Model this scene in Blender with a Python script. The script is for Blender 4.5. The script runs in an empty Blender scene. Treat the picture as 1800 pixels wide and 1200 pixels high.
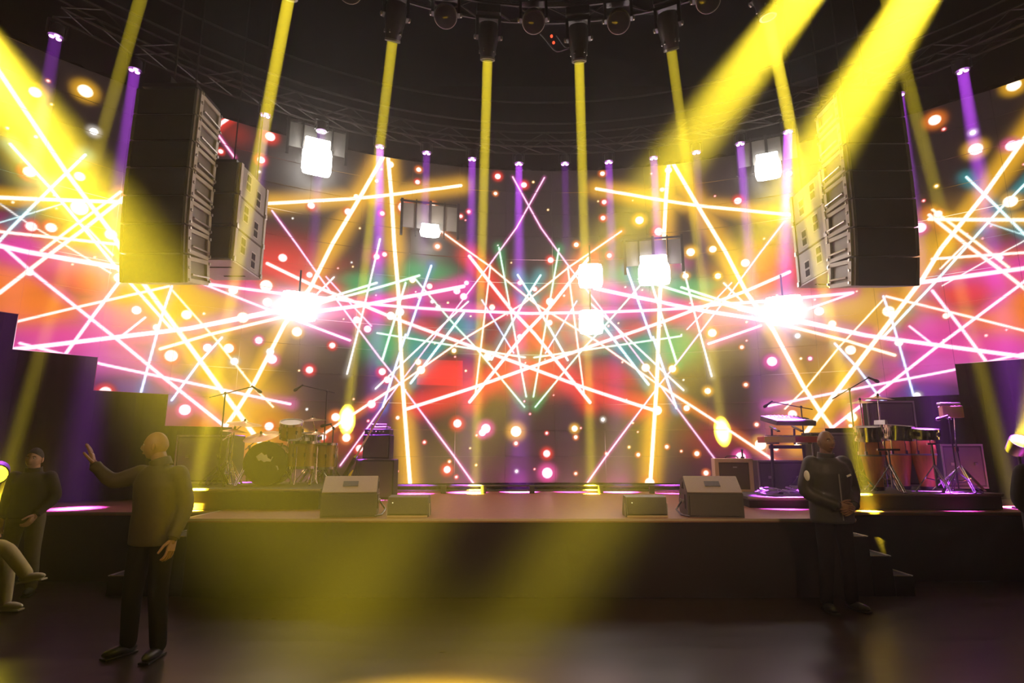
import bpy, bmesh, math, random
import numpy as np
from mathutils import Vector, Matrix

random.seed(7)
np.random.seed(7)
SC = bpy.context.scene
COL = SC.collection
R = math.radians

# ------------------------------------------------------------------ camera
FPX = 1000.0                     # focal length in pixels of the 1800x1200 frame
PITCH = R(10.72)
CAMZ = 1.6
cam_d = bpy.data.cameras.new('camera')
cam_d.sensor_width = 36.0
cam_d.lens = 36.0 * FPX / 1800.0
cam_d.clip_end = 100
cam = bpy.data.objects.new('camera', cam_d)
COL.objects.link(cam)
cam.location = (0, 0, CAMZ)
cam.rotation_euler = (R(90) + PITCH, 0, 0)
SC.camera = cam

# ------------------------------------------------------------------ world: black hall filled with thin stage haze
HAZE = 0.0075
W = bpy.data.worlds.new('world')
SC.world = W
W.use_nodes = True
wn = W.node_tree
wn.nodes.clear()
wo = wn.nodes.new('ShaderNodeOutputWorld')
wb = wn.nodes.new('ShaderNodeBackground')
wb.inputs['Color'].default_value = (0, 0, 0, 1)
wv = wn.nodes.new('ShaderNodeVolumeScatter')
wv.inputs['Color'].default_value = (1, 0.93, 0.86, 1)
wv.inputs['Density'].default_value = HAZE
wv.inputs['Anisotropy'].default_value = 0.75
wn.links.new(wb.outputs[0], wo.inputs['Surface'])
wn.links.new(wv.outputs[0], wo.inputs['Volume'])

SC.view_settings.view_transform = 'Standard'
SC.view_settings.look = 'None'
SC.view_settings.gamma = 1.0
SC.view_settings.use_curve_mapping = False
SC.view_settings.exposure = 0.0
SC.cycles.use_denoising = True
SC.cycles.max_bounces = 5
SC.cycles.diffuse_bounces = 2
SC.cycles.glossy_bounces = 3
SC.cycles.volume_bounces = 0
SC.cycles.sample_clamp_indirect = 4.0

# light levels
E_BEAM = 440.0        # overhead yellow beams
E_BIG = 740.0        # wide yellow beams over the floor
E_PUR = 280.0          # violet par lights
E_STROBE = 38.0     # white strobes
E_FRONT = 26.0      # added warm front wash
YEL = (1.0, 0.80, 0.035)
PUR = (0.50, 0.07, 1.0)
WARM = (1.0, 0.82, 0.64)

# ------------------------------------------------------------------ projection helpers (photo pixel -> place in the hall)
CP, SP = math.cos(PITCH), math.sin(PITCH)


def ray(px, py):
    u = (px - 900) / FPX
    v = (600 - py) / FPX
    return Vector((u, CP - v * SP, SP + v * CP))


def P(px, py, Y=None, z=None):
    d = ray(px, py)
    t = Y / d.y if Y is not None else (z - CAMZ) / d.z
    return Vector((0, 0, CAMZ)) + d * t


# curved video wall: circle centre, radius, direction of its axis
WC = (0.86, 1.005)
WR = 10.035
WA = R(2.94)


def wall_pt(s, z, off=0.0):
    a = s / WR
    r = WR - off
    x, y = r * math.sin(a), r * math.cos(a)
    return Vector((WC[0] + x * math.cos(WA) - y * math.sin(WA), WC[1] + x * math.sin(WA) + y * math.cos(WA), z))


def wall_hit(px, py, off=0.0):
    d = ray(px, py)
    ox, oy = -WC[0], -WC[1]
    r = WR - off
    a = d.x ** 2 + d.y ** 2
    b = ox * d.x + oy * d.y
    c = ox * ox + oy * oy - r * r
    t = (-b + math.sqrt(max(b * b - a * c, 0))) / a
    x, y = ox + t * d.x, oy + t * d.y
    xr = x * math.cos(WA) + y * math.sin(WA)
    yr = -x * math.sin(WA) + y * math.cos(WA)
    return WR * math.atan2(xr, yr), CAMZ + t * d.z, t


# ------------------------------------------------------------------ materials
MATS = {}


def mat(name, col, rough=0.6, metal=0.0, emit=None, estr=0.0, var=0.15, scale=8.0, bump=0.0, spec=0.5, stretch=None):
    if name in MATS:
        return MATS[name]
    m = bpy.data.materials.new(name)
    m.use_nodes = True
    nt = m.node_tree
    b = nt.nodes['Principled BSDF']
    b.inputs['Roughness'].default_value = rough
    b.inputs['Metallic'].default_value = metal
    b.inputs['Specular IOR Level'].default_value = spec
    tc = nt.nodes.new('ShaderNodeTexCoord')
    mp = nt.nodes.new('ShaderNodeMapping')
    if stretch:
        mp.inputs['Scale'].default_value = stretch
    nz = nt.nodes.new('ShaderNodeTexNoise')
    nz.inputs['Scale'].default_value = scale
    nz.inputs['Detail'].default_value = 3
    nt.links.new(tc.outputs['Object'], mp.inputs[0])
    nt.links.new(mp.outputs[0], nz.inputs['Vector'])
    mx = nt.nodes.new('ShaderNodeMix')
    mx.data_type = 'RGBA'
    c0 = tuple(c * (1 - var) for c in col) + (1,)
    c1 = tuple(min(1, c * (1 + var)) for c in col) + (1,)
    mx.inputs[6].default_value = c0
    mx.inputs[7].default_value = c1
    nt.links.new(nz.outputs['Fac'], mx.inputs[0])
    nt.links.new(mx.outputs[2], b.inputs['Base Color'])
    if bump:
        bp = nt.nodes.new('ShaderNodeBump')
        bp.inputs['Strength'].default_value = bump
        bp.inputs['Distance'].default_value = 0.01
        nt.links.new(nz.outputs['Fac'], bp.inputs['Height'])
        nt.links.new(bp.outputs[0], b.inputs['Normal'])
    if emit:
        b.inputs['Emission Color'].default_value = tuple(emit) + (1,)
        b.inputs['Emission Strength'].default_value = estr
        m.cycles.emission_sampling = 'NONE'
    MATS[name] = m
    return m


BLACK = mat('black_metal', (0.018, 0.017, 0.016), 0.42, 0.2)
MATTE = mat('matte_black', (0.008, 0.0075, 0.007), 0.75, spec=0.3)
CLOTHB = mat('black_drape', (0.004, 0.0035, 0.003), 0.95, spec=0.1, bump=0.2, scale=60)
TRUSSM = mat('dull_truss_metal', (0.035, 0.031, 0.028), 0.5, 0.5)
CHROME = mat('chrome', (0.75, 0.74, 0.72), 0.16, 1.0, var=0.05)
STEEL = mat('brushed_steel', (0.42, 0.40, 0.38), 0.38, 0.9)
GREY = mat('rig_grey', (0.55, 0.51, 0.47), 0.5, 0.0)
GREYD = mat('cabinet_grey', (0.22, 0.20, 0.185), 0.55)
GRILLE = mat('grille_cloth', (0.055, 0.047, 0.042), 0.8, scale=180, var=0.4, bump=0.3)
WEDGE = mat('wedge_paint', (0.045, 0.04, 0.036), 0.5, scale=120, bump=0.25)
WEDGETOP = mat('wedge_grille', (0.30, 0.24, 0.19), 0.5, 0.3, scale=150, var=0.3)
DECK = mat('deck_vinyl', (0.22, 0.09, 0.04), 0.42, scale=14, var=0.25, bump=0.05)
SKIRT = mat('stage_skirt', (0.012, 0.008, 0.006), 0.9, spec=0.2, scale=40, bump=0.15)
RISER = mat('riser_carpet', (0.05, 0.042, 0.035), 0.9, scale=90, bump=0.3)
NOSE = mat('aluminium_edge', (0.65, 0.60, 0.52), 0.35, 0.7)
CYMBAL = mat('bronze_cymbal', (0.62, 0.45, 0.22), 0.28, 0.9, scale=30, var=0.2)
DRUMSH = mat('gold_sparkle_shell', (0.42, 0.30, 0.08), 0.25, 0.5, scale=200, var=0.5)
HEADW = mat('white_drum_skin', (0.55, 0.50, 0.44), 0.5)
HEADB = mat('black_drum_skin', (0.012, 0.012, 0.012), 0.35)
CONGA = mat('lacquered_wood', (0.70, 0.27, 0.07), 0.22, scale=4, var=0.35, stretch=(6, 6, 0.6))
WOOD = mat('light_wood', (0.5, 0.27, 0.15), 0.5, scale=6, stretch=(8, 1, 1))
CREAM = mat('cream_tolex', (0.62, 0.44, 0.32), 0.6, scale=120, bump=0.2)
KEYB = mat('keyboard_body', (0.10, 0.085, 0.08), 0.4)
REDK = mat('red_keyboard_body', (0.42, 0.03, 0.02), 0.4)
YELK = mat('yellow_panel', (0.62, 0.50, 0.06), 0.45)
WHITE = mat('white_print', (0.8, 0.78, 0.74), 0.6)
SKIN1 = mat('skin_light', (0.55, 0.30, 0.20), 0.55, var=0.08)
SKIN2 = mat('skin_dark', (0.20, 0.105, 0.065), 0.5, var=0.1)
HAIR = mat('dark_hair', (0.010, 0.008, 0.008), 0.8, scale=90, bump=0.6)
NAVY = mat('dark_shirt', (0.020, 0.012, 0.016), 0.85)
JACKB = mat('black_jacket', (0.020, 0.018, 0.017), 0.6, scale=25, bump=0.3)
JACKO = mat('olive_jacket', (0.055, 0.042, 0.02), 0.7, scale=20, bump=0.3)
KHAKI = mat('khaki_cotton', (0.09, 0.072, 0.032), 0.85, scale=18, bump=0.4)
SHOEW = mat('pale_shoe', (0.62, 0.58, 0.42), 0.6)
REDL = mat('red_pilot_light', (0.3, 0.02, 0.01), 0.4, emit=(1, 0.06, 0.02), estr=2.5)
BLUEL = mat('blue_pilot_light', (0.1, 0.1, 0.3), 0.4, emit=(0.5, 0.6, 1), estr=3.0)
LENSY = mat('yellow_lens', (0.3, 0.25, 0.02), 0.2, emit=(1, 0.8, 0.02), estr=6.0)
LENSP = mat('violet_lens', (0.2, 0.1, 0.3), 0.2, emit=(0.75, 0.25, 1.0), estr=9.0)
LENSD = mat('dark_lens', (0.02, 0.02, 0.022), 0.08)
STROBEM = mat('strobe_lamp', (0.9, 0.9, 0.9), 0.4, emit=(1, 0.97, 0.92), estr=16.0)
PANE = mat('frosted_pane', (0.16, 0.15, 0.135), 0.6, scale=3)
CABLE = mat('cable_rubber', (0.05, 0.045, 0.05), 0.35)
CASE = mat('flight_case_panel', (0.06, 0.055, 0.05), 0.5)


# ------------------------------------------------------------------ mesh builder
def basis(d):
    d = Vector(d).normalized()
    up = Vector((0, 0, 1)) if abs(d.z) < 0.95 else Vector((0, 1, 0))
    a = d.cross(up).normalized()
    return a, a.cross(d).normalized(), d


class MB:
    def __init__(self):
        self.v, self.f = [], []

    def add(self, vs, fs):
        o = len(self.v)
        self.v += [tuple(p) for p in vs]
        self.f += [tuple(i + o for i in f) for f in fs]
        return self

    def box(self, c, s, rot=None, bev=0.0):
        hx, hy, hz = s[0] / 2, s[1] / 2, s[2] / 2
        c = Vector(c)
        if bev <= 0:
            vs = [Vector((x, y, z)) for x in (-hx, hx) for y in (-hy, hy) for z in (-hz, hz)]
            fs = [(0, 1, 3, 2), (4, 6, 7, 5), (0, 4, 5, 1), (2, 3, 7, 6), (0, 2, 6, 4), (1, 5, 7, 3)]
        else:
            bm = bmesh.new()
            bmesh.ops.create_cube(bm, size=1)
            bmesh.ops.scale(bm, vec=s, verts=bm.verts)
            bmesh.ops.bevel(bm, geom=bm.edges[:], offset=bev, segments=2, affect='EDGES', profile=0.6)
            bm.verts.index_update()
            vs = [v.co.copy() for v in bm.verts]
            fs = [tuple(v.index for v in f.verts) for f in bm.faces]
            bm.free()
        if rot is not None:
            vs = [rot @ v for v in vs]
        return self.add([v + c for v in vs], fs)

    def loft(self, rings, cap=True):
        n = len(rings[0])
        vs, fs = [], []
        for rg in rings:
            vs += list(rg)
        for i in range(len(rings) - 1):
            for j in range(n):
                k = (j + 1) % n
                fs.append((i * n + j, i * n + k, (i + 1) * n + k, (i + 1) * n + j))
        if cap:
            fs.append(tuple(range(n - 1, -1, -1)))
            fs.append(tuple((len(rings) - 1) * n + j for j in range(n)))
        return self.add(vs, fs)

    def lathe(self, prof, o=(0, 0, 0), axis=(0, 0, 1), n=20, cap=True):
        o = Vector(o)
        a, b, d = basis(axis)
        rings = [[o + d * h + (a * math.cos(2 * math.pi * j / n) + b * math.sin(2 * math.pi * j / n)) * max(r, 1e-4)
                  for j in range(n)] for r, h in prof]
        return self.loft(rings, cap)

    def cyl(self, p, q, r, r2=None, n=10):
        p, q = Vector(p), Vector(q)
        return self.lathe([(r, 0), (r if r2 is None else r2, (q - p).length)], p, q - p, n)

    def tube(self, pts, r, n=6, closed=False):
        pts = [Vector(p) for p in pts]
        rs = r if isinstance(r, (list, tuple)) else [r] * len(pts)
        rings = []
        ref = None
        m = len(pts)
        for i, p in enumerate(pts):
            if closed:
                t = pts[(i + 1) % m] - pts[i - 1]
            else:
                t = pts[min(i + 1, m - 1)] - pts[max(i - 1, 0)]
            t.normalize()
            if ref is None:
                a, b, _ = basis(t)
            else:
                a = (ref - t * ref.dot(t)).normalized()
                b = a.cross(t) * -1
            ref = a
            b = t.cross(a)
            rings.append([p + (a * math.cos(2 * math.pi * j / n) + b * math.sin(2 * math.pi * j / n)) * rs[i] for j in range(n)])
        if closed:
            rings.append(rings[0])
        return self.loft(rings, not closed)

    def ell(self, c, r, nu=14, nv=8, rot=None):
        c = Vector(c)
        rings = []
        for i in range(nv + 1):
            t = math.pi * i / nv
            rg = []
            for j in range(nu):
                p = 2 * math.pi * j / nu
                q = Vector((r[0] * math.sin(t) * math.cos(p), r[1] * math.sin(t) * math.sin(p), -r[2] * math.cos(t)))
                if i in (0, nv):
                    q = Vector((r[0] * 1e-3 * math.cos(p), r[1] * 1e-3 * math.sin(p), -r[2] * math.cos(t)))
                rg.append(c + (rot @ q if rot is not None else q))
            rings.append(rg)
        return self.loft(rings, True)

    def prism(self, poly, a, b):
        """poly: list of 3-vectors (one face); a, b offsets (vectors) for both ends"""
        n = len(poly)
        vs = [Vector(p) + Vector(a) for p in poly] + [Vector(p) + Vector(b) for p in poly]
        fs = [tuple(range(n - 1, -1, -1)), tuple(range(n, 2 * n))]
        fs += [(i, (i + 1) % n, n + (i + 1) % n, n + i) for i in range(n)]
        return self.add(vs, fs)

    def build(self, name, m, parent=None, smooth=False, loc=None):
        me = bpy.data.meshes.new(name)
        me.from_pydata(self.v, [], self.f)
        bm = bmesh.new()
        bm.from_mesh(me)
        bmesh.ops.recalc_face_normals(bm, faces=bm.faces[:])
        bm.to_mesh(me)
        bm.free()
        if smooth:
            me.polygons.foreach_set('use_smooth', [True] * len(me.polygons))
            try:
                me.set_sharp_from_angle(angle=R(40))
            except Exception:
                pass
        me.materials.append(m)
        o = bpy.data.objects.new(name, me)
        COL.objects.link(o)
        if loc is not None:
            o.location = loc
        if parent is not None:
            o.parent = parent
        return o


def tag(o, label=None, cat=None, group=None, kind=None):
    if label:
        o['label'] = label
    if cat:
        o['category'] = cat
    if group:
        o['group'] = group
    if kind:
        o['kind'] = kind
    return o


def thing(name, label, cat, loc=(0, 0, 0), rz=0.0, group=None):
    o = bpy.data.objects.new(name, None)
    o.empty_display_size = 0.1
    COL.objects.link(o)
    o.location = loc
    o.rotation_euler = (0, 0, rz)
    return tag(o, label, cat, group)


def share(src, parent, loc=None, rot=None, mat_w=None):
    c = src.copy()
    COL.objects.link(c)
    c.parent = parent
    if loc is not None:
        c.location = loc
    if rot is not None:
        c.rotation_euler = rot
    return c


def copy_tree(o, parent=None):
    c = o.copy()
    COL.objects.link(c)
    c.parent = parent
    for ch in o.children:
        copy_tree(ch, c)
    return c


def lamp(name, kind, loc, energy, color, parent=None, target=None, size=0.1, spread=None, local_dir=None):
    l = bpy.data.lights.new(name, kind)
    l.energy = energy
    l.color = color
    if kind == 'AREA':
        l.shape = 'DISK'
        l.size = size
        if spread:
            l.spread = R(spread)
    else:
        l.shadow_soft_size = size
    o = bpy.data.objects.new(name, l)
    COL.objects.link(o)
    o.location = loc
    d = Vector(local_dir) if local_dir is not None else (Vector(target) - Vector(loc) if target is not None else Vector((0, 0, -1)))
    o.rotation_euler = d.to_track_quat('-Z', 'Y').to_euler()
    if parent is not None:
        o.parent = parent
    return o


ORD = ['first', 'second', 'third', 'fourth', 'fifth', 'sixth', 'seventh', 'eighth', 'ninth', 'tenth', 'eleventh',
       'twelfth', 'thirteenth', 'fourteenth', 'fifteenth', 'sixteenth', 'seventeenth', 'eighteenth']

# ================================================================== SETTING
DZ = 0.84                       # stage deck height


def struct(name, mb, m, smooth=False):
    o = mb.build(name, m, None, smooth)
    o['kind'] = 'structure'
    return o


def floor_material():
    m = bpy.data.materials.new('polished_dark_floor')
    m.use_nodes = True
    nt = m.node_tree
    b = nt.nodes['Principled BSDF']
    tc = nt.nodes.new('ShaderNodeTexCoord')
    mp = nt.nodes.new('ShaderNodeMapping')
    mp.inputs['Scale'].default_value = (0.35, 1.6, 1)
    n1 = nt.nodes.new('ShaderNodeTexNoise')
    n1.inputs['Scale'].default_value = 3.0
    n1.inputs['Detail'].default_value = 3
    n1.inputs['Roughness'].default_value = 0.7
    nt.links.new(tc.outputs['Object'], mp.inputs[0])
    nt.links.new(mp.outputs[0], n1.inputs['Vector'])
    cr = nt.nodes.new('ShaderNodeValToRGB')
    cr.color_ramp.elements[0].color = (0.012, 0.007, 0.004, 1)
    cr.color_ramp.elements[1].color = (0.040, 0.026, 0.017, 1)
    nt.links.new(n1.outputs['Fac'], cr.inputs[0])
    nt.links.new(cr.outputs[0], b.inputs['Base Color'])
    mr = nt.nodes.new('ShaderNodeMapRange')
    mr.inputs['To Min'].default_value = 0.24
    mr.inputs['To Max'].default_value = 0.36
    nt.links.new(n1.outputs['Fac'], mr.inputs['Value'])
    nt.links.new(mr.outputs[0], b.inputs['Roughness'])
    bp = nt.nodes.new('ShaderNodeBump')
    bp.inputs['Strength'].default_value = 0.03
    bp.inputs['Distance'].default_value = 0.005
    nt.links.new(n1.outputs['Fac'], bp.inputs['Height'])
    nt.links.new(bp.outputs[0], b.inputs['Normal'])
    return m


struct('floor', MB().box((0, 5, -0.05), (26, 18, 0.1)), floor_material())
WALLM = mat('black_hall_wall', (0.003, 0.003, 0.003), 0.9, spec=0.1)
struct('ceiling', MB().box((0, 5, 11.05), (26, 18, 0.1)), WALLM)
struct('wall_left', MB().box((-11.55, 5, 5.5), (0.1, 18, 11)), WALLM)
struct('wall_right', MB().box((11.55, 5, 5.5), (0.1, 18, 11)), WALLM)
struct('wall_back', MB().box((0, 13.55, 5.5), (23, 0.1, 11)), WALLM)
struct('wall_front', MB().box((0, -3.55, 5.5), (23, 0.1, 11)), WALLM)


def pleat_strip(pts, z0, z1, amp, wav, th=0.02):
    """pleated cloth hanging along a polyline of (x, y), from z0 to z1"""
    L = [0]
    for a, b in zip(pts, pts[1:]):
        L.append(L[-1] + math.dist(a, b))
    n = int(L[-1] / wav * 6)
    fr = []
    for i in range(n + 1):
        t = L[-1] * i / n
        k = max(j for j in range(len(L)) if L[j] <= t + 1e-9)
        k = min(k, len(pts) - 2)
        u = (t - L[k]) / (L[k + 1] - L[k])
        x = pts[k][0] + (pts[k + 1][0] - pts[k][0]) * u
        y = pts[k][1] + (pts[k + 1][1] - pts[k][1]) * u
        dx, dy = pts[k + 1][0] - pts[k][0], pts[k + 1][1] - pts[k][1]
        l = math.hypot(dx, dy)
        o = amp * math.sin(2 * math.pi * t / wav) + amp * 0.4 * math.sin(2 * math.pi * t / wav * 0.37 + 1)
        fr.append((x + dy / l * o, y - dx / l * o))
    vs = [(x, y, z) for x, y in fr for z in (z0, z1)]
    fs = [(2 * i, 2 * i + 2, 2 * i + 3, 2 * i + 1) for i in range(n)]
    return MB().add(vs, fs)


# black drape behind the video wall
dp = [tuple(wall_pt(-10.2 + i * 0.2, 0, -0.45))[:2] for i in range(103)]
o = pleat_strip(dp, DZ + 0.01, 7.6, 0.05, 0.34).build('backdrop_drape', CLOTHB, None, True)
tag(o, 'tall black pleated drape curving behind the video wall', 'curtain')

# ------------------------------------------------------------------ stage
SF = 6.6                                    # stage front
SIDE = 7.36                                 # front of the lower side wings
xl = P(318, 912, z=DZ).x
xr = P(1508, 912, z=DZ).x
stage = thing('main_stage', 'raised black main stage with brown deck and dark front skirt', 'stage', (0, SF, 0))
MB().box(((xl + xr) / 2, 2.6, DZ - 0.02), (xr - xl, 5.2, 0.04)).build('deck', DECK, stage)
MB().box(((xl + xr) / 2, 2.62, 0.4), (xr - xl - 0.1, 5.1, 0.79)).build('frame', MATTE, stage)
pleat_strip([(xl + 0.02, 0.9), (xl + 0.02, 0.02), (xr - 0.02, 0.02), (xr - 0.02, 0.9)], 0.01, DZ - 0.045, 0.004, 0.5).build('front_skirt', SKIRT, stage, True)
MB().box(((xl + xr) / 2, 0.0, DZ - 0.012), (xr - xl, 0.022, 0.026)).build('edge_trim', mat('deck_edge_trim', (0.28, 0.21, 0.15), 0.5), stage)
MB().box((xl, 0.4, DZ - 0.004), (0.035, 0.85, 0.012)).build('edge_tape', NOSE, stage)

for side, x0, x1, nm in ((-1, -9.4, xl - 0.02, 'left'), (1, xr + 0.02, 9.6, 'right')):
    w = thing('side_stage', 'dark side wing of the stage at the %s with a black skirt' % nm, 'stage', ((x0 + x1) / 2, SIDE, 0))
    hw = (x1 - x0) / 2
    MB().box((0, 2.0, DZ - 0.03), (2 * hw, 4.0, 0.04)).build('deck', DECK, w)
    MB().box((0, 2.0, 0.4), (2 * hw - 0.1, 3.9, 0.77)).build('frame', MATTE, w)
    pleat_strip([(-hw + 0.02, 0.02), (hw - 0.02, 0.02)], 0.01, DZ - 0.055, 0.004, 0.5).build('front_skirt', SKIRT, w, True)
    MB().box((0, 0, DZ - 0.022), (2 * hw, 0.02, 0.024)).build('edge_trim', MATS['deck_edge_trim'], w)


def stairs(label, xs, sgn):
    """three treads stepping down away from the stage; xs = outer edges of the treads"""
    zs = (0.63, 0.42, 0.21)
    t = thing('stage_steps', label, 'steps', (xs[0], SF + 0.12, 0))
    prev = xl if sgn < 0 else xr
    for x, z in zip(xs, zs):
        a, b = sorted((prev, x))
        a, b = (a, b - 0.004) if sgn < 0 else (a + 0.004, b)
        st = MB().box(((a + b) / 2 - xs[0], 0.305, z / 2), (b - a - 0.004, 0.61, z)).build('step', MATTE, t)
        MB().box((x - xs[0] - sgn * 0.012, 0.305, z + 0.004), (0.022, 0.61, 0.010)).build('nosing', NOSE, st)
        MB().box(((a + b) / 2 - xs[0], 0.0, z + 0.004), (b - a - 0.05, 0.012, 0.010)).build('front_nosing', mat('worn_nosing', (0.22, 0.15, 0.08), 0.5, 0.3), st)
        prev = x
    return t


stairs('black steps down from the stage beside the waving person', [P(285, 943, Y=SF + .12).x, P(238, 976, Y=SF + .12).x, P(190, 1010, Y=SF + .12).x], -1)
stairs('black steps down from the stage behind the guard in black', [P(1526, 942, Y=SF + .12).x, P(1566, 972, Y=SF + .12).x, P(1604, 1002, Y=SF + .12).x], 1)

# risers
RZ = 0.26


def riser(label, x0, x1, y0, y1, h, rz=0):
    c = ((x0 + x1) / 2, (y0 + y1) / 2)
    t = thing('drum_riser', label, 'riser', (c[0], c[1], DZ), rz)
    hx, hy = (x1 - x0) / 2, (y1 - y0) / 2
    MB().box((0, 0, h - 0.02), (2 * hx, 2 * hy, 0.04), bev=0.006).build('top', RISER, t)
    MB().box((0, 0, (h - 0.042) / 2), (2 * hx - 0.04, 2 * hy - 0.04, h - 0.042)).build('skirt', SKIRT, t)
    MB().box((0, -hy - 0.004, h - 0.012), (2 * hx, 0.01, 0.02)).build('edge_trim', MATS['deck_edge_trim'], t)
    return t


DRY = 7.55                                  # front of the risers
dl, dr = P(310, 880, Y=DRY).x, P(562, 880, Y=DRY).x
riser('low carpeted riser under the drum kit', dl, dr, DRY, DRY + 1.6, RZ)
pl, pr = P(1500, 880, Y=DRY).x, P(1766, 880, Y=DRY).x
riser('low carpeted riser under the congas', pl, pr, DRY, DRY + 1.7, 0.2)
kl, kr = P(1322, 880, Y=DRY + .25).x, P(1462, 880, Y=DRY + .25).x
riser('low riser under the keyboards, turned towards the middle', kl, kr, DRY + 0.15, DRY + 1.12, 0.14, R(-8))

# low pipe with clamps along the back of the deck
bp_ = thing('floor_pipe', 'low black pipe with clamps along the back of the deck', 'pipe', (0.35, 10.3, DZ))
for z in (0.05, 0.13):
    MB().cyl((-3.0, 0, z), (3.0, 0, z), 0.018, n=8).build('pipe', BLACK, bp_)
for x in (-2.9, -1.55, -0.85, 0.0, 1.2, 2.1, 2.9):
    MB().box((x, -0.02, 0.07), (0.09, 0.07, 0.14), bev=0.01).build('clamp', BLACK, bp_)

# ================================================================== VIDEO WALL
CW = 16.2 / 17
RH = 0.4875
ZB = 0.98
NC, NR = 21, 13
GX, GZ = 66, 34
S0 = -NC * CW / 2
ns, nz_ = NC * GX + 1, NR * GZ + 1
sg = S0 + np.arange(ns) * (CW / GX)
zg = ZB + np.arange(nz_) * (RH / GZ)
IMG = np.zeros((ns, nz_, 3), np.float32)
IMG[:] = (0.010, 0.006, 0.005)
CORE = np.zeros((ns, nz_), np.float32)
COREC = np.zeros((ns, nz_, 3), np.float32)
HUE = np.zeros((ns, nz_, 3), np.float32)        # weighted colours of all glows
WSUM = np.full((ns, nz_), 1e-6, np.float32)
WMAX = np.zeros((ns, nz_), np.float32)


def glow(i0, i1, j0, j1, w, hc):
    w = w.astype(np.float32)
    w2 = w * w
    HUE[i0:i1, j0:j1] += w2[..., None] * np.array(hc, np.float32)
    WSUM[i0:i1, j0:j1] += w2
    M = WMAX[i0:i1, j0:j1]
    M[:] = np.maximum(M, w) + 0.12 * np.minimum(M, w)


DS = CW / GX

C_ = dict(y=(1.0, 0.50, 0.012), o=(1.0, 0.22, 0.01), r=(1.0, 0.035, 0.015), m=(0.95, 0.06, 0.38), p=(0.85, 0.10, 0.5),
          g=(0.01, 0.42, 0.12), t=(0.03, 0.42, 0.45), b=(0.08, 0.25, 0.8), w=(0.6, 0.55, 0.5), v=(0.3, 0.05, 0.6))


def window(s0, s1, z0, z1):
    i0 = max(0, int((s0 - S0) / DS)); i1 = min(ns, int((s1 - S0) / DS) + 2)
    j0 = max(0, int((z0 - ZB) / (RH / GZ))); j1 = min(nz_, int((z1 - ZB) / (RH / GZ)) + 2)
    return i0, i1, j0, j1


def streak(pts, w, hc, hr=20, ha=0.8, cc=None, wl=None):
    """pts in (s, z, metres per pixel)"""
    cc = cc or tuple(0.5 + 0.5 * c for c in hc)
    for (s0, z0, m0), (s1, z1, m1) in zip(pts, pts[1:]):
        m = (m0 + m1) / 2
        rad = w * 0.8 * m / 2
        hrad = hr * 0.72 * m
        e = rad + 3.2 * hrad
        i0, i1, j0, j1 = window(min(s0, s1) - e, max(s0, s1) + e, min(z0, z1) - e, max(z0, z1) + e)
        if i1 <= i0 or j1 <= j0:
            continue
        S, Z = np.meshgrid(sg[i0:i1], zg[j0:j1], indexing='ij')
        ds, dz = s1 - s0, z1 - z0
        l2 = ds * ds + dz * dz + 1e-9
        t = np.clip(((S - s0) * ds + (Z - z0) * dz) / l2, 0, 1)
        d = np.hypot(S - s0 - t * ds, Z - z0 - t * dz)
        core = np.clip((rad + 0.5 * DS - d) / DS, 0, 1) * min(1.0, 2 * rad / DS)
        sub = CORE[i0:i1, j0:j1]
        up = core > sub
        COREC[i0:i1, j0:j1][up] = cc
        np.maximum(sub, core, out=sub)
        dd = np.maximum(d - rad, 0) / hrad
        hal = ha * (0.82 * np.exp(-dd * dd) + 0.18 * np.exp(-dd * 1.4)) * (dd < 3.1)
        glow(i0, i1, j0, j1, hal, hc)


def dot(s, z, m, r, hc):
    rad = r * m
    e = rad * 3.6
    i0, i1, j0, j1 = window(s - e, s + e, z - e, z + e)
    if i1 <= i0 or j1 <= j0:
        return
    S, Z = np.meshgrid(sg[i0:i1], zg[j0:j1], indexing='ij')
    d = np.hypot(S - s, Z - z)
    core = np.clip((rad + 0.5 * DS - d) / DS, 0, 1)
    up = core > CORE[i0:i1, j0:j1]
    COREC[i0:i1, j0:j1][up] = tuple(0.5 + 0.5 * c for c in hc)
    CORE[i0:i1, j0:j1] = np.maximum(CORE[i0:i1, j0:j1], core)
    dd = np.maximum(d - rad, 0) / (rad * 0.9)
    hal = 0.75 * np.exp(-dd * dd)
    glow(i0, i1, j0, j1, hal, hc)


def blob(s, z, rs, rz_, hc, a, add=False):
    i0, i1, j0, j1 = window(s - 2.6 * rs, s + 2.6 * rs, z - 2.6 * rz_, z + 2.6 * rz_)
    if i1 <= i0 or j1 <= j0:
        return
    S, Z = np.meshgrid(sg[i0:i1], zg[j0:j1], indexing='ij')
    g = a * np.exp(-(((S - s) / rs) ** 2 + ((Z - z) / rz_) ** 2))
    if add:
        IMG[i0:i1, j0:j1] += g[..., None] * np.array(hc, np.float32)
    else:
        glow(i0, i1, j0, j1, g * 0.85, hc)


def px_path(pts):
    """pixel polyline -> finely divided wall path"""
    out = []
    for (a, b), (c, d) in zip(pts, pts[1:]):
        n = max(1, int(math.hypot(c - a, d - b) / 60))
        for i in range(n):
            out.append((a + (c - a) * i / n, b + (d - b) * i / n))
    out.append(pts[-1])
    res = []
    for q in out:
        s, z, t = wall_hit(*q)
        res.append((s, z, t / FPX))
    return res


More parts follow.
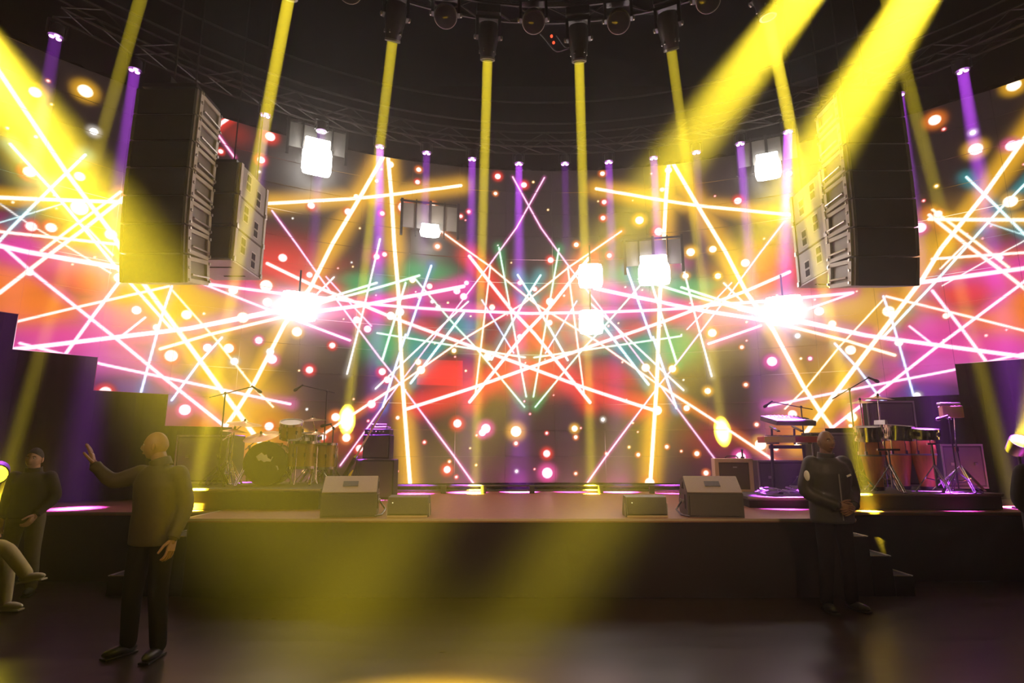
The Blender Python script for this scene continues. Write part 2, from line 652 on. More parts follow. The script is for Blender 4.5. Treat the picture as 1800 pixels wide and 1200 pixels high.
# streaks of the picture: points in the photo's pixels, width, glow colour, glow reach, glow strength
STREAKS = [
    ([(-40, 68), (0, 128), (60, 218), (118, 305), (197, 410), (230, 467), (300, 563), (347, 627), (417, 723), (460, 782)], 9, 'y', 24, 1.0),
    ([(18, 253), (88, 330), (147, 400), (203, 468), (305, 582)], 5, 't', 16, .5),
    ([(153, 400), (198, 448)], 4, 'o', 10, .4),
    ([(150, 272), (90, 330), (20, 400), (-20, 445)], 5, 't', 16, .5),
    ([(-40, 345), (0, 347), (100, 351), (218, 355)], 8, 'y', 18, .9),
    ([(212, 337), (133, 395), (73, 441)], 5, 'y', 12, .6),
    ([(218, 347), (147, 403), (83, 450), (0, 514), (-30, 536)], 7, 'o', 20, .8),
    ([(-30, 402), (0, 407), (213, 430)], 6, 'o', 16, .6),
    ([(-30, 425), (0, 432), (50, 443), (235, 475)], 10, 'm', 26, .9),
    ([(10, 437), (53, 475), (160, 560), (207, 597), (287, 663), (400, 753)], 6, 'm', 18, .8),
    ([(213, 490), (160, 560), (113, 625)], 6, 'm', 16, .7),
    ([(17, 568), (143, 538), (297, 503)], 5, 'o', 20, .8),
    ([(212, 592), (255, 558)], 4, 'm', 14, .6),
    ([(-20, 618), (32, 613), (200, 593), (333, 577), (483, 548), (560, 533)], 9, 'm', 24, .9),
    ([(560, 533), (640, 512), (737, 484)], 5, 'g', 18, .9),
    ([(347, 573), (483, 545), (560, 528)], 6, 'w', 20, .8),
    ([(560, 528), (662, 497)], 5, 'g', 14, .8),
    ([(282, 613), (367, 588), (513, 553)], 6, 'y', 16, .6),
    ([(513, 553), (640, 536), (707, 523), (815, 503)], 8, 'm', 24, 1.0),
    ([(35, 603), (180, 640), (260, 657), (383, 683), (510, 710)], 5, 'p', 16, .6),
    ([(245, 700), (283, 560), (302, 503)], 4, 'b', 14, .5),
    ([(302, 703), (350, 637), (390, 593)], 4, 'b', 14, .5),
    ([(303, 510), (380, 597), (443, 677), (480, 715)], 3, 'y', 12, .5),
    ([(674, 275), (632, 348), (584, 429), (547, 503), (500, 570), (447, 673), (417, 720), (385, 766)], 8, 'y', 22, .9),
    ([(682, 276), (688, 342), (693, 429), (700, 510), (707, 667), (717, 800), (721, 852)], 8, 'y', 20, .9),
    ([(430, 359), (480, 357), (632, 348), (688, 342), (810, 326)], 7, 'y', 19, .85),
    ([(470, 463), (547, 500), (640, 537)], 7, 'r', 26, 1.0),
    ([(640, 537), (688, 557), (800, 598), (937, 648)], 7, 'r', 18, .8),
    ([(937, 648), (1033, 683), (1147, 720)], 7, 'r', 26, 1.1),
    ([(357, 498), (513, 518), (588, 525), (643, 533), (705, 539), (800, 545), (937, 551)], 6, 'm', 18, .8),
    ([(478, 370), (522, 430), (573, 502), (607, 547), (667, 628), (700, 670), (797, 800), (834, 852)], 2.6, 'p', 5, .35),
    ([(668, 420), (640, 540), (610, 657)], 3.2, 'w', 8, .3),
    ([(758, 467), (716, 590)], 4.5, 'b', 12, .6),
    ([(713, 588), (673, 715)], 4.5, 'b', 14, .5),
    ([(713, 497), (672, 633)], 4.5, 'g', 18, .8),
    ([(730, 490), (800, 572), (833, 607), (922, 715)], 3.2, 'g', 10, .5),
    ([(825, 450), (897, 542), (940, 587), (1037, 707)], 7, 'r', 22, 1.0),
    ([(877, 435), (925, 697)], 3.2, 'g', 12, .5),
    ([(910, 483), (940, 530), (998, 633)], 4, 't', 16, .6),
    ([(862, 467), (845, 613), (835, 697)], 3.2, 'o', 10, .4),
    ([(663, 585), (923, 628)], 3.4, 'g', 16, .7),
    ([(957, 312), (908, 400), (862, 463), (760, 597), (700, 677), (598, 818)], 2.2, 'p', 4, .35),
    ([(767, 400), (860, 467), (940, 533), (1050, 600), (1153, 673)], 3.4, 'o', 8, .4),
    ([(1153, 673), (1265, 745), (1355, 805), (1400, 838)], 5, 'o', 12, .6),
    ([(823, 530), (787, 563), (660, 683)], 3, 'w', 8, .3),
    ([(815, 550), (722, 673)], 5, 't', 16, .7),
    ([(847, 527), (903, 620)], 2.2, 'b', 6, .3),
    ([(522, 563), (615, 598)], 5, 'p', 14, .6),
    ([(573, 486), (653, 573)], 2.2, 'm', 6, .4),
    ([(587, 487), (553, 521)], 3, 'w', 8, .4),
    ([(404, 206), (378, 224)], 7, 'r', 12, .9),
    ([(380, 232), (412, 276)], 3, 'm', 5, .5),
    ([(0, 358), (50, 393), (117, 432), (195, 480)], 2, 'w', 5, .3),
    ([(110, 358), (0, 391)], 2, 't', 6, .3),
    ([(360, 500), (480, 547)], 4, 'p', 12, .6),
]
BLOBS = [(60, 450, 110, 50, 'm', 1.2), (20, 500, 60, 40, 'o', 2.0), (60, 540, 70, 40, 'o', 2.0), (150, 490, 60, 34, 'r', 1.3),
         (110, 590, 110, 40, 'm', 1.3), (200, 560, 70, 40, 'm', 1.1), (190, 625, 120, 35, 'p', 1.0), (230, 430, 80, 60, 'y', 1.0),
         (170, 370, 90, 50, 'y', .4), (85, 330, 60, 50, 't', .22), (330, 530, 110, 60, 'y', 1.0), (300, 600, 90, 40, 'p', .7),
         (380, 640, 80, 70, 'y', .6), (430, 710, 60, 60, 'y', 1.0), (310, 720, 50, 40, 'm', .35), (370, 745, 40, 40, 'r', .6),
         (500, 465, 80, 45, 'r', .9), (430, 505, 60, 45, 'r', .8), (560, 490, 60, 40, 'o', .4), (560, 570, 60, 30, 'm', .5),
         (640, 560, 90, 32, 'm', .7), (750, 520, 80, 28, 'm', .6), (660, 500, 60, 18, 'g', 1.32), (735, 480, 60, 22, 'g', 1.10),
         (690, 600, 46, 34, 'g', 1.76), (725, 615, 40, 45, 't', 1.10), (745, 570, 40, 20, 'r', .5), (790, 660, 70, 28, 'r', .8),
         (810, 580, 40, 30, 't', 0.88), (865, 500, 40, 40, 'r', .5), (520, 545, 90, 60, 'w', .5), (470, 590, 90, 50, 'y', .4),
         (670, 455, 26, 22, 'm', .5), (455, 750, 50, 60, 'o', .8), (610, 770, 60, 34, 'r', .25), (930, 560, 60, 40, 'o', .35),
         (250, 680, 60, 30, 'v', .5), (415, 235, 26, 22, 'r', .25)]
CENTRE = [(937, 605, 100, 50, 'r', .65), (937, 668, 130, 26, 'r', .9), (937, 515, 40, 30, 't', .4)]

for pts, w, hc, hr, ha in STREAKS:
    path = px_path(pts)
    streak(path, w, C_[hc], hr, ha)
    streak([(-s, z, m) for s, z, m in path], w, C_[hc], hr, ha)
for bx_, by_, rx, ry, hc, a in BLOBS + CENTRE:
    s, z, t = wall_hit(bx_, by_)
    m = t / FPX
    blob(s, z, rx * m, ry * m, C_[hc], a)
    if (bx_, by_, rx, ry, hc, a) in BLOBS:
        blob(-s, z, rx * m, ry * m, C_[hc], a)
# the red rectangle glitch and the dots are not mirrored
i0, i1, j0, j1 = window(*sorted((wall_hit(735, 640)[0], wall_hit(812, 640)[0])), *sorted((wall_hit(770, 676)[1], wall_hit(770, 634)[1])))
blob_rect = IMG[i0:i1, j0:j1]
blob_rect += np.array((0.45, 0.008, 0.004), np.float32)

DOTS = '''150,160,11,y 62,162,9,y 165,231,6,w 52,302,9,r 140,310,8,y 140,365,13,y 55,398,8,r 90,400,8,r 195,412,9,y 52,478,6,w 210,488,8,w
240,545,7,m 328,553,8,y 275,575,5,w 427,558,9,y 301,625,10,r 365,611,7,m 402,612,8,o 412,635,6,w 455,598,6,m 522,583,8,y 478,631,8,m
475,618,6,w 544,650,6,r 60,628,7,o 92,628,9,o 185,689,9,r 325,720,9,m 473,749,7,r 468,502,10,o 470,531,7,w 410,510,7,w 497,453,7,r
544,483,5,r 475,240,8,r 459,281,6,r 388,266,4,r 547,361,6,r 612,372,6,r 672,375,4,r 709,364,9,r 736,298,4,o 734,320,4,r 875,310,5,r
921,325,5,r 824,372,3,r 871,340,3,o 760,360,5,o 810,380,3,r 769,433,4,o 662,451,5,r 676,447,4,r 725,492,5,y 755,503,5,r 803,511,6,m
815,521,6,m 820,497,4,m 760,530,3,w 770,540,4,w 687,555,7,w 703,548,7,w 627,562,6,m 646,578,6,m 584,607,5,r 672,653,6,r 681,667,6,r
740,650,7,y 735,636,5,y 798,616,4,y 857,627,7,y 865,540,5,o 968,457,5,r 967,530,7,r 914,497,4,r 940,508,4,r 914,592,5,r 966,567,5,r
1013,430,4,o 1071,449,4,r 609,769,7,o 590,733,7,o 568,768,5,r 653,710,7,r 804,744,7,r 854,753,8,m 848,760,6,m 907,758,9,y 907,779,3,o
961,797,6,r 962,831,9,m 1010,753,5,y 1012,768,3,o 1060,737,3,w 746,777,2.4,r 699,734,3,o 786,825,6,r 802,838,2.2,r 790,811,2.2,o
908,828,2.2,w 1012,832,2.2,o 961,761,2.2,r 632,788,6,r 686,289,6,y 662,318,3,o 626,345,4,y 531,764,6,y 549,770,6,y
1155,721,8,y 1142,848,8,o 1207,717,5,o 1182,648,6,y 1135,646,7,y 1244,687,5,y 1311,676,3,o 1357,635,8,m 1424,630,3,m 1304,610,3,o
1252,585,7,o 1402,590,4,w 1463,569,6,o 1440,547,7,w 1495,615,8,y 1580,602,6,w 1562,547,9,y 1663,555,5,o 1310,462,7,r 1262,485,5,y
1253,438,6,y 1214,443,7,y 1205,485,5,y 1173,457,5,y 1158,407,7,r 1124,387,7,y 1060,383,4,r 1062,355,4,r 1059,305,4,o 1175,299,6,y
1164,333,4,o 1297,353,6,r 1387,305,5,r 1450,250,3,y 1643,211,9,o 1659,227,2.2,r 1710,233,4,w 1715,262,10,y 1779,256,9,m 1791,248,3,m
1782,150,10,y 1776,354,10,y 1646,327,2.4,y 1649,376,6,o 1617,400,9,m 1757,453,5,m 1612,695,5,w 1497,733,8,y 1495,748,3,o 1393,728,7,o
1337,781,9,y 1364,788,4,o 1302,803,8,m 1329,838,7,m 1241,831,4,o 1225,797,4,o 1122,799,3,o 1066,797,2.2,r 1172,785,3,o 1330,746,3,o'''
for q in DOTS.split():
    a, b, r_, c = q.split(',')
    s, z, t = wall_hit(float(a), float(b))
    dot(s, z, t / FPX, float(r_), C_[c])
for i in range(150):
    dot(random.uniform(-8.6, 8.6), random.uniform(1.2, 7.2), 0.011, random.choice((1.1, 1.3, 1.6)), C_[random.choice('rroyyw')])

IMG += (HUE / WSUM[..., None]) * (0.98 * (1 - np.exp(-1.5 * WMAX ** 1.15)))[..., None]
IMG = IMG * (1 - CORE[..., None]) + COREC * (CORE * 2.2)[..., None]
# white glare of the two low strobes, painted into the wall picture
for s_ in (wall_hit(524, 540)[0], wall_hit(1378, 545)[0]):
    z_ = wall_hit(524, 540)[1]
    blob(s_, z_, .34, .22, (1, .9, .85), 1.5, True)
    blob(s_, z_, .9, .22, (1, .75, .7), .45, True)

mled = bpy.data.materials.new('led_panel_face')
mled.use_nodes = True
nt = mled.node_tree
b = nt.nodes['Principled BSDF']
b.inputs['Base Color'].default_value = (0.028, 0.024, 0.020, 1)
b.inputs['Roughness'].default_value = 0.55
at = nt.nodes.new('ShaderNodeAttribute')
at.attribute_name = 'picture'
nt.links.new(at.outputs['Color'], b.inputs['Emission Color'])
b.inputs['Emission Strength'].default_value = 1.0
mled.cycles.emission_sampling = 'NONE'

led = thing('video_wall', 'curved wall of LED panels showing crossing neon light streaks and glowing dots', 'video screen', wall_pt(0, ZB))
LEDO = led.location.copy()
gi, gj = np.meshgrid(np.arange(GX), np.arange(GZ), indexing='ij')
q0 = (gi * (GZ + 1) + gj).ravel()
QUADS = np.stack([q0, q0 + GZ + 1, q0 + GZ + 2, q0 + 1], 1).astype(np.int32)
nv = (GX + 1) * (GZ + 1)
# back frame verts reuse the front grid's four corners
for c in range(NC):
    k = min(c, NC - 1 - c)
    bottom = {0: 6, 1: 5, 2: 4, 3: 3, 4: 2}.get(k, 0)
    for r_ in range(bottom, NR):
        si = slice(c * GX, c * GX + GX + 1)
        zi = slice(r_ * GZ, r_ * GZ + GZ + 1)
        ss = sg[si].copy(); zz = zg[zi].copy()
        ss[0] += 0.0015; ss[-1] -= 0.0015; zz[0] += 0.0015; zz[-1] -= 0.0015
        S, Z = np.meshgrid(ss, zz, indexing='ij')
        A = S / WR
        def grid(off):
            rr = WR - off
            x, y = rr * np.sin(A), rr * np.cos(A)
            return np.stack([WC[0] + x * math.cos(WA) - y * math.sin(WA) - LEDO.x, WC[1] + x * math.sin(WA) + y * math.cos(WA) - LEDO.y, Z - LEDO.z], -1).reshape(-1, 3)
        front = grid(0)
        back = grid(-0.07)
        cor = [0, GZ, GX * (GZ + 1) + GZ, GX * (GZ + 1)]
        vs = np.concatenate([front, back[cor]]).astype(np.float32)
        n4 = nv
        me = bpy.data.meshes.new('led_panel')
        extra = [(cor[0], cor[1], n4 + 1, n4), (cor[1], cor[2], n4 + 2, n4 + 1), (cor[2], cor[3], n4 + 3, n4 + 2), (cor[3], cor[0], n4, n4 + 3), (n4, n4 + 1, n4 + 2, n4 + 3)]
        faces = np.concatenate([QUADS, np.array(extra, np.int32)])
        me.vertices.add(len(vs)); me.vertices.foreach_set('co', vs.ravel())
        me.loops.add(faces.size); me.loops.foreach_set('vertex_index', faces.ravel())
        me.polygons.add(len(faces)); me.polygons.foreach_set('loop_start', np.arange(0, faces.size, 4, dtype=np.int32))
        me.update(calc_edges=True)
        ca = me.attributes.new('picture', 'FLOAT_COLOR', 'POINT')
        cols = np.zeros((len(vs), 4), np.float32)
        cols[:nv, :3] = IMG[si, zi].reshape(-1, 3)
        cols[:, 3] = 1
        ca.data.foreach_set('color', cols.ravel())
        me.materials.append(mled)
        ob = bpy.data.objects.new('led_panel', me)
        COL.objects.link(ob)
        ob.parent = led

# ================================================================== OVERHEAD RIG
def arc_pts(z, off, s0, s1, n):
    return [wall_pt(s0 + (s1 - s0) * i / n, z, off) for i in range(n + 1)]


def ring_truss(name, label, centre, rad, a0, a1, z, w, n, tube_r):
    """curved box truss; part of a circle about centre"""
    def pt(a, r, zz):
        return Vector((centre[0] + r * math.sin(a), centre[1] + r * math.cos(a), zz))
    t = thing(name, label, 'truss')
    for dr_, dz in ((-w / 2, 0), (w / 2, 0), (-w / 2, w), (w / 2, w)):
        MB().tube([pt(a0 + (a1 - a0) * i / (n * 2), rad + dr_, z + dz) for i in range(n * 2 + 1)], tube_r, 6).build('chord', TRUSSM, t, True)
    for i in range(n):
        b0, b1 = a0 + (a1 - a0) * i / n, a0 + (a1 - a0) * (i + 1) / n
        sw = i % 2
        for dr_ in (-w / 2, w / 2):
            MB().cyl(pt(b0, rad + dr_, z + w * sw), pt(b1, rad + dr_, z + w * (1 - sw)), tube_r * 0.55, n=5).build('brace', TRUSSM, t)
        MB().cyl(pt(b0, rad - w / 2, z), pt(b1, rad + w / 2, z), tube_r * 0.55, n=5).build('brace', TRUSSM, t)
    return t


# inner ring, from which the yellow beams hang (fit through the lamp positions)
HEADS = [(250, -12), (508, -6), (690, 72), (857, 105), (1018, 108), (1180, 88), (1350, 30), (1556, -14)]
TGT = [(-5, 890, None), (345, 850, 7.5), None, (835, 858, 10.2), (1040, 860, 10.2), None, (1520, 858, 7.45), (1785, 890, None)]
LZ = 7.35
HP = [P(x, y, z=LZ) for x, y in HEADS]
pc = np.array([(p.x, p.y) for p in HP[1:7]])
Amat = np.c_[2 * pc, np.ones(len(pc))]
sol = np.linalg.lstsq(Amat, (pc ** 2).sum(1), rcond=None)[0]
RCX, RCY = sol[0], sol[1]
RRAD = math.sqrt(sol[2] + RCX ** 2 + RCY ** 2)
ring_truss('ring_truss', 'black curved box truss carrying the yellow beam lights', (RCX, RCY), RRAD, R(-75), R(75), LZ + 0.85, 0.34, 26, 0.026)


def moving_head(label, lens, target, group, scale=1.0, lit=True, energy=0, spread=2.0, size=0.155, wash=False, cat='stage light', col=YEL, hang=True):
    lens = Vector(lens)
    d = (Vector(target) - lens).normalized()
    L = 0.5 * scale
    piv = lens - d * (L * 0.62)
    base = piv + Vector((0, 0, 0.34 * scale))
    t = thing('wash_light' if wash else 'beam_light', label, cat, base, 0, group)
    lp = piv - base
    # yoke plane: perpendicular to the beam, horizontal-ish
    ax = d.cross(Vector((0, 0, 1)))
    if ax.length < 0.05:
        ax = Vector((1, 0, 0))
    ax.normalize()
    if ax.x < 0:
        ax = -ax
    k = scale
    yk = 0.20 * k if wash else 0.165 * k
    rot = Matrix((ax, Vector((0, 0, 1)).cross(ax), Vector((0, 0, 1)))).transposed()
    MB().box((0, 0, 0.06 * k), (0.36 * k, 0.26 * k, 0.14 * k), rot, bev=0.02 * k).build('base', BLACK, t)
    y = MB()
    y.box(Vector((0, 0, -0.035 * k)), (2 * yk + 0.05 * k, 0.11 * k, 0.05 * k), rot)
    for s in (-1, 1):
        y.box(ax * s * yk + Vector((0, 0, -0.18 * k)), (0.045 * k, 0.11 * k, 0.34 * k), rot, bev=0.008 * k)
    y.build('yoke', BLACK, t)
    kb = MB()
    for s in (-1, 1):
        kb.lathe([(0.035 * k, 0), (0.035 * k, 0.02 * k), (0.02 * k, 0.03 * k)], lp + ax * s * (yk + 0.022 * k), ax * s, 10)
    kb.build('pivot_knob', STEEL, t, True)
    if wash:
        prof = [(0.03, -0.26), (0.10, -0.25), (0.14, -0.16), (0.155, 0.0), (0.165, 0.10), (0.165, 0.16), (0.15, 0.162)]
        MB().lathe([(r * k, h * k) for r, h in prof], lp, d, 24).build('head', BLACK, t, True)
        rg = MB()
        for q in range(4):
            rg.lathe([(0.166 * k, 0), (0.176 * k, 0.004 * k), (0.176 * k, 0.014 * k), (0.166 * k, 0.018 * k)], lp + d * (0.04 + 0.03 * q) * k, d, 24, False)
        rg.build('cooling_ring', STEEL, t, True)
        MB().lathe([(0.148 * k, 0.163 * k), (0.10 * k, 0.175 * k), (0.001, 0.18 * k)], lp, d, 20).build('lens', LENSD, t, True)
    else:
        prof = [(0.05, -0.21), (0.125, -0.19), (0.15, -0.10), (0.145, 0.05), (0.12, 0.20), (0.105, 0.30), (0.095, 0.315)]
        MB().lathe([(r * k, h * k) for r, h in prof], lp, d, 20).build('head', BLACK, t, True)
        MB().lathe([(0.100 * k, 0.285 * k), (0.112 * k, 0.29 * k), (0.112 * k, 0.318 * k), (0.084 * k, 0.318 * k)], lp, d, 20, False).build('front_ring', STEEL, t, True)
        for q in range(5):
            an = 2 * math.pi * q / 5 + 0.4
            a_, b_, _ = basis(d)
            MB().box(lp + d * 0.2 * k + (a_ * math.cos(an) + b_ * math.sin(an)) * 0.128 * k, (0.016 * k, 0.016 * k, 0.05 * k), rot).build('rib', STEEL, t)
        MB().lathe([(0.082 * k, 0.312 * k), (0.001, 0.314 * k)], lp, d, 16).build('lens', LENSY if lit else LENSD, t, True)
    # clamp up to the truss
    MB().box((0, 0, 0.2 * k), (0.06 * k, 0.06 * k, 0.16 * k)).build('clamp', TRUSSM, t)
    if wash or not lit:
        return t
    lamp('beam_lamp', 'AREA', lp + d * (0.325 * k), energy, col, t, None, size, spread, d)
    return t


for i, (hp, tg) in enumerate(zip(HP, TGT)):
    if tg is None:
        px, py = (610, 737) if i == 2 else (1270, 758)
        s, z, _ = wall_hit(px, py)
        target = wall_pt(s, z)
    elif tg[2] is None:
        target = P(tg[0], tg[1], z=DZ)
    else:
        target = P(tg[0], tg[1], Y=tg[2])
    en = E_BEAM * (0.33, 0.8, 1.0, 1.0, 1.0, 0.8, 1.0, 0.35)[i]
    moving_head('black moving beam light on the overhead truss, %s yellow beam from the left' % ORD[i], hp, target, 'overhead yellow beam lights', 1.0, True, en, 1.6, 0.15)

for i, (px, py) in enumerate([(614, -12), (783, 34), (938, 44), (1088, 44), (1246, 6)]):
    p = P(px, py, z=LZ + 0.06)
    moving_head('unlit round wash light on the overhead truss, %s from the left' % ORD[i], p, (p.x * 0.6, p.y - 3.2, 3.2), 'unlit round wash lights', 0.92, False, wash=True)

# cable swag with red pilot lights under the truss
cs = thing('cable_swag', 'cable swag with red pilot lights under the overhead truss', 'cable', P(990, 60, z=LZ + .45))
pts = []
for i in range(15):
    t_ = i / 14
    pts.append((-.35 + .72 * t_, 0.02 * math.sin(9 * t_), -0.30 * math.sin(math.pi * t_) + 0.03 * math.sin(14 * t_)))
MB().tube(pts, 0.012, 6).build('cable', CABLE, cs, True)
MB().tube([(p[0] * .6 + .1, p[1] - .03, p[2] * .7 - .05) for p in pts], 0.009, 6).build('cable', CABLE, cs, True)
for p in ((-.18, -.03, -.06), (-.15, -.03, -.17)):
    MB().ell(p, (.02, .02, .024), 10, 6).build('pilot_light', REDL, cs, True)

# outer ring with the violet par lights
PARS = [(98, 65, .2), (237, 124, .5), (467, 203, .25), (565, 231, .25), (668, 258, 1.0), (750, 269, .35), (830, 280, .7), (912, 288, 1.15), (993, 288, .15),
        (1070, 285, .6), (1149, 278, .8), (1224, 268, .15), (1301, 253, .8), (1385, 232, .8), (1580, 167, .5), (1692, 125, 1.0)]
OZ = 7.30
PP = [P(x, y, z=OZ) for x, y, e in PARS]
pc = np.array([(p.x, p.y) for p in PP])
sol = np.linalg.lstsq(np.c_[2 * pc, np.ones(len(pc))], (pc ** 2).sum(1), rcond=None)[0]
OCX, OCY = sol[0], sol[1]
ORAD = math.sqrt(sol[2] + OCX ** 2 + OCY ** 2)
ring_truss('outer_truss', 'faint curved truss carrying the violet lights above the video wall', (OCX, OCY), ORAD, R(-56), R(56), OZ + 0.30, 0.3, 34, 0.02)
for k, (dz, dr_) in enumerate(((0.95, 0.1), (1.5, 0.2))):
    t = thing('curtain_pipe', 'thin curved pipe high above the video wall, %s of the two' % ('lower' if k == 0 else 'upper'), 'pipe')
    MB().tube([(OCX + (ORAD + dr_) * math.sin(R(a)), OCY + (ORAD + dr_) * math.cos(R(a)), OZ + dz) for a in range(-56, 57, 4)], 0.022, 6).build('tube', TRUSSM, t, True)
for i, ((px, py, e), p) in enumerate(zip(PARS, PP)):
    t = thing('par_light', 'small violet LED light above the video wall, %s from the left' % ORD[i], 'stage light', p, math.atan2(p.x - OCX, p.y - OCY) * -1, 'violet lights along the outer truss')
    MB().lathe([(0.05, 0.20), (0.085, 0.17), (0.09, 0.02), (0.10, 0.0), (0.092, 0.004)], (0, 0, 0), (0, 0, 1), 16).build('can', BLACK, t, True)
    y = MB()
    y.box((-.115, 0, .12), (.014, .04, .2)).box((.115, 0, .12), (.014, .04, .2)).box((0, 0, .225), (.244, .04, .014))
    y.build('yoke', BLACK, t)
    for q in range(3):
        a = 2 * math.pi * q / 3 + .5
        MB().lathe([(0.034, 0.0), (0.028, -0.012), (0.001, -0.017)], (0.046 * math.cos(a), 0.046 * math.sin(a), 0.0), (0, 0, 1), 12).build('lens', LENSP, t, True)
    aim = {4: P(660, 800, Y=9.3), 13: P(1372, 848, Y=7.95), 14: P(1650, 770, Y=7.85)}.get(i)
    dd_ = Vector((0, 0, -1)) if aim is None else Matrix.Rotation(-t.rotation_euler.z, 3, 'Z') @ (aim - p).normalized()
    lamp('violet_lamp', 'AREA', dd_ * 0.03, E_PUR * e, PUR, t, None, 0.15, 6.0, dd_)

# ------------------------------------------------------------------ white strobes in front of the video wall
STROBES = [(557, 284, 50, 50, 'upper left, beside the small speaker stack', .6, 1), (756, 408, 36, 18, 'above the left middle of the video wall', 1.2, 1),
           (1350, 298, 42, 36, 'upper right, beside the small speaker stack', .6, 1), (1150, 482, 54, 40, 'right of the middle with dark hanging bars', 1.5, 1),
           (1038, 485, 42, 44, 'just right of the middle, upper of two', 1.2, 0), (1039, 566, 42, 44, 'just right of the middle, lower of two', 1.2, 0),
           (1378, 545, 60, 52, 'low right where many streaks meet', 1.0, 0), (526, 538, 60, 52, 'low left where many streaks meet', 1.0, 0)]
for px, py, w, h, lab, e, pan in STROBES:
    s, z, t_ = wall_hit(px, py, 0.32)
    m = t_ / FPX
    p = wall_pt(s, z, 0.32)
    a = -s / WR + WA
    t = thing('strobe_light', 'bright white strobe light on the video wall, ' + lab, 'strobe light', p, a, 'white strobe lights')
    W_, H_ = w * m, h * m
    MB().box((0, 0.09, 0), (W_ * .6, .14, H_ * .6), bev=.015).build('housing', BLACK, t)
    lf = MB().box((0, -0.004, 0), (W_, .22, H_), bev=.10)  # glowing face enlarged to stand in for the strobe's glare
    if pan:
        lf.box((0, .03, H_ * .55), (W_ * .85, .05, H_ * .7), bev=.02)
    lf.build('lamp_face', STROBEM, t, True)
    if pan:
        k = 46 * m
        pane_h = 46 * m
        for j in range(-2, 2):
            MB().box(((j + .5) * .52 * k * 1.05 + .01, 0.17, H_ / 2 + pane_h * .55), (.48 * k, .012, pane_h)).build('pane', PANE, t)
        fr = MB()
        fr.box((0, .15, H_ / 2 + pane_h * 1.12), (2.3 * k, .03, .035))
        fr.build('top_rail', BLACK, t)
        for j in range(-2, 3):
            MB().box((j * .52 * k * 1.05 + .01, .14, H_ / 2 + pane_h * .45), (.022 if j % 2 else .05, .03, pane_h * 1.5)).build('hanging_bar', BLACK, t)
        MB().box((0, .05, H_ / 2 + .1), (.05, .04, .2)).build('bracket', BLACK, t)
    else:
        MB().box((0, .1, H_ / 2 + .22), (.03, .03, .4)).build('bracket', BLACK, t)
    lamp('strobe_lamp', 'POINT', (0, -0.16, 0), E_STROBE * e, WARM, t, None, 0.12)

# ------------------------------------------------------------------ wide yellow beams crossing the hall (lamps hang just outside the view)
BIG = [((-130, -60), (760, 1290), 5.2, 11.0, 'left', .66, .30), ((1480, -100), (430, 1290), 5.2, 5.0, 'right', .43, .40), ((1690, -130), (800, 1290), 5.4, 5.0, 'far right', .50, .40)]
for (a, b_, ya, spr, lab, e, sz) in BIG:
    p = P(*a, Y=ya)
    q = P(*b_, z=0.0)
    moving_head('large yellow wash light hanging high at the %s in front of the stage' % lab, p, q, None, 2.2, True, E_BIG * e, spr, sz)

# two added, unseen warm lamps high behind the viewer bring out the stage front
for x, lab in ((-3.2, 'left'), (3.6, 'right')):
    moving_head('added warm front light high at the back of the hall, %s of two' % lab, (x, -2.2, 6.6), (x * .25, 7.8, .8), None, 1.3, True, E_FRONT, 34.0, 0.2, col=(1.0, 0.62, 0.34))

# lamps at the two edges of the picture, and the violet one at floor level
for px, py, Y, lab, zf in ((-6, 832, 7.08, 'left', 0.0), (1793, 778, 7.7, 'right', DZ - .01)):
    p = P(px, py, Y=Y)
    t = thing('flood_light', 'glowing yellow flood light on a short post at the %s edge' % lab, 'stage light', (p.x, p.y, zf), 0)
    hh = p.z - zf
    MB().cyl((0, 0.05, 0.01), (0, 0.05, hh), .02, n=8).build('post', BLACK, t)
    MB().lathe([(.16, 0), (.16, .02), (.03, .03)], (0, .05, 0), (0, 0, 1), 16).build('foot', BLACK, t)
    d = Vector((-.12, -.85, .8) if px > 900 else (.75, -1.0, -.35)).normalized()
    MB().lathe([(.06, -.2), (.11, -.16), (.125, 0), (.125, .03)], (0, 0, hh), d, 18).build('can', BLACK, t, True)
    MB().lathe([(.118, .022), (.09, .05), (.001, .06)], (0, 0, hh), d, 16).build('lens', LENSY, t, True)
    lamp('flood_lamp', 'AREA', Vector((0, 0, hh)) + d * .10, 420 if px > 900 else 2.5, YEL, t, None, .2, 38 if px > 900 else 60, d)

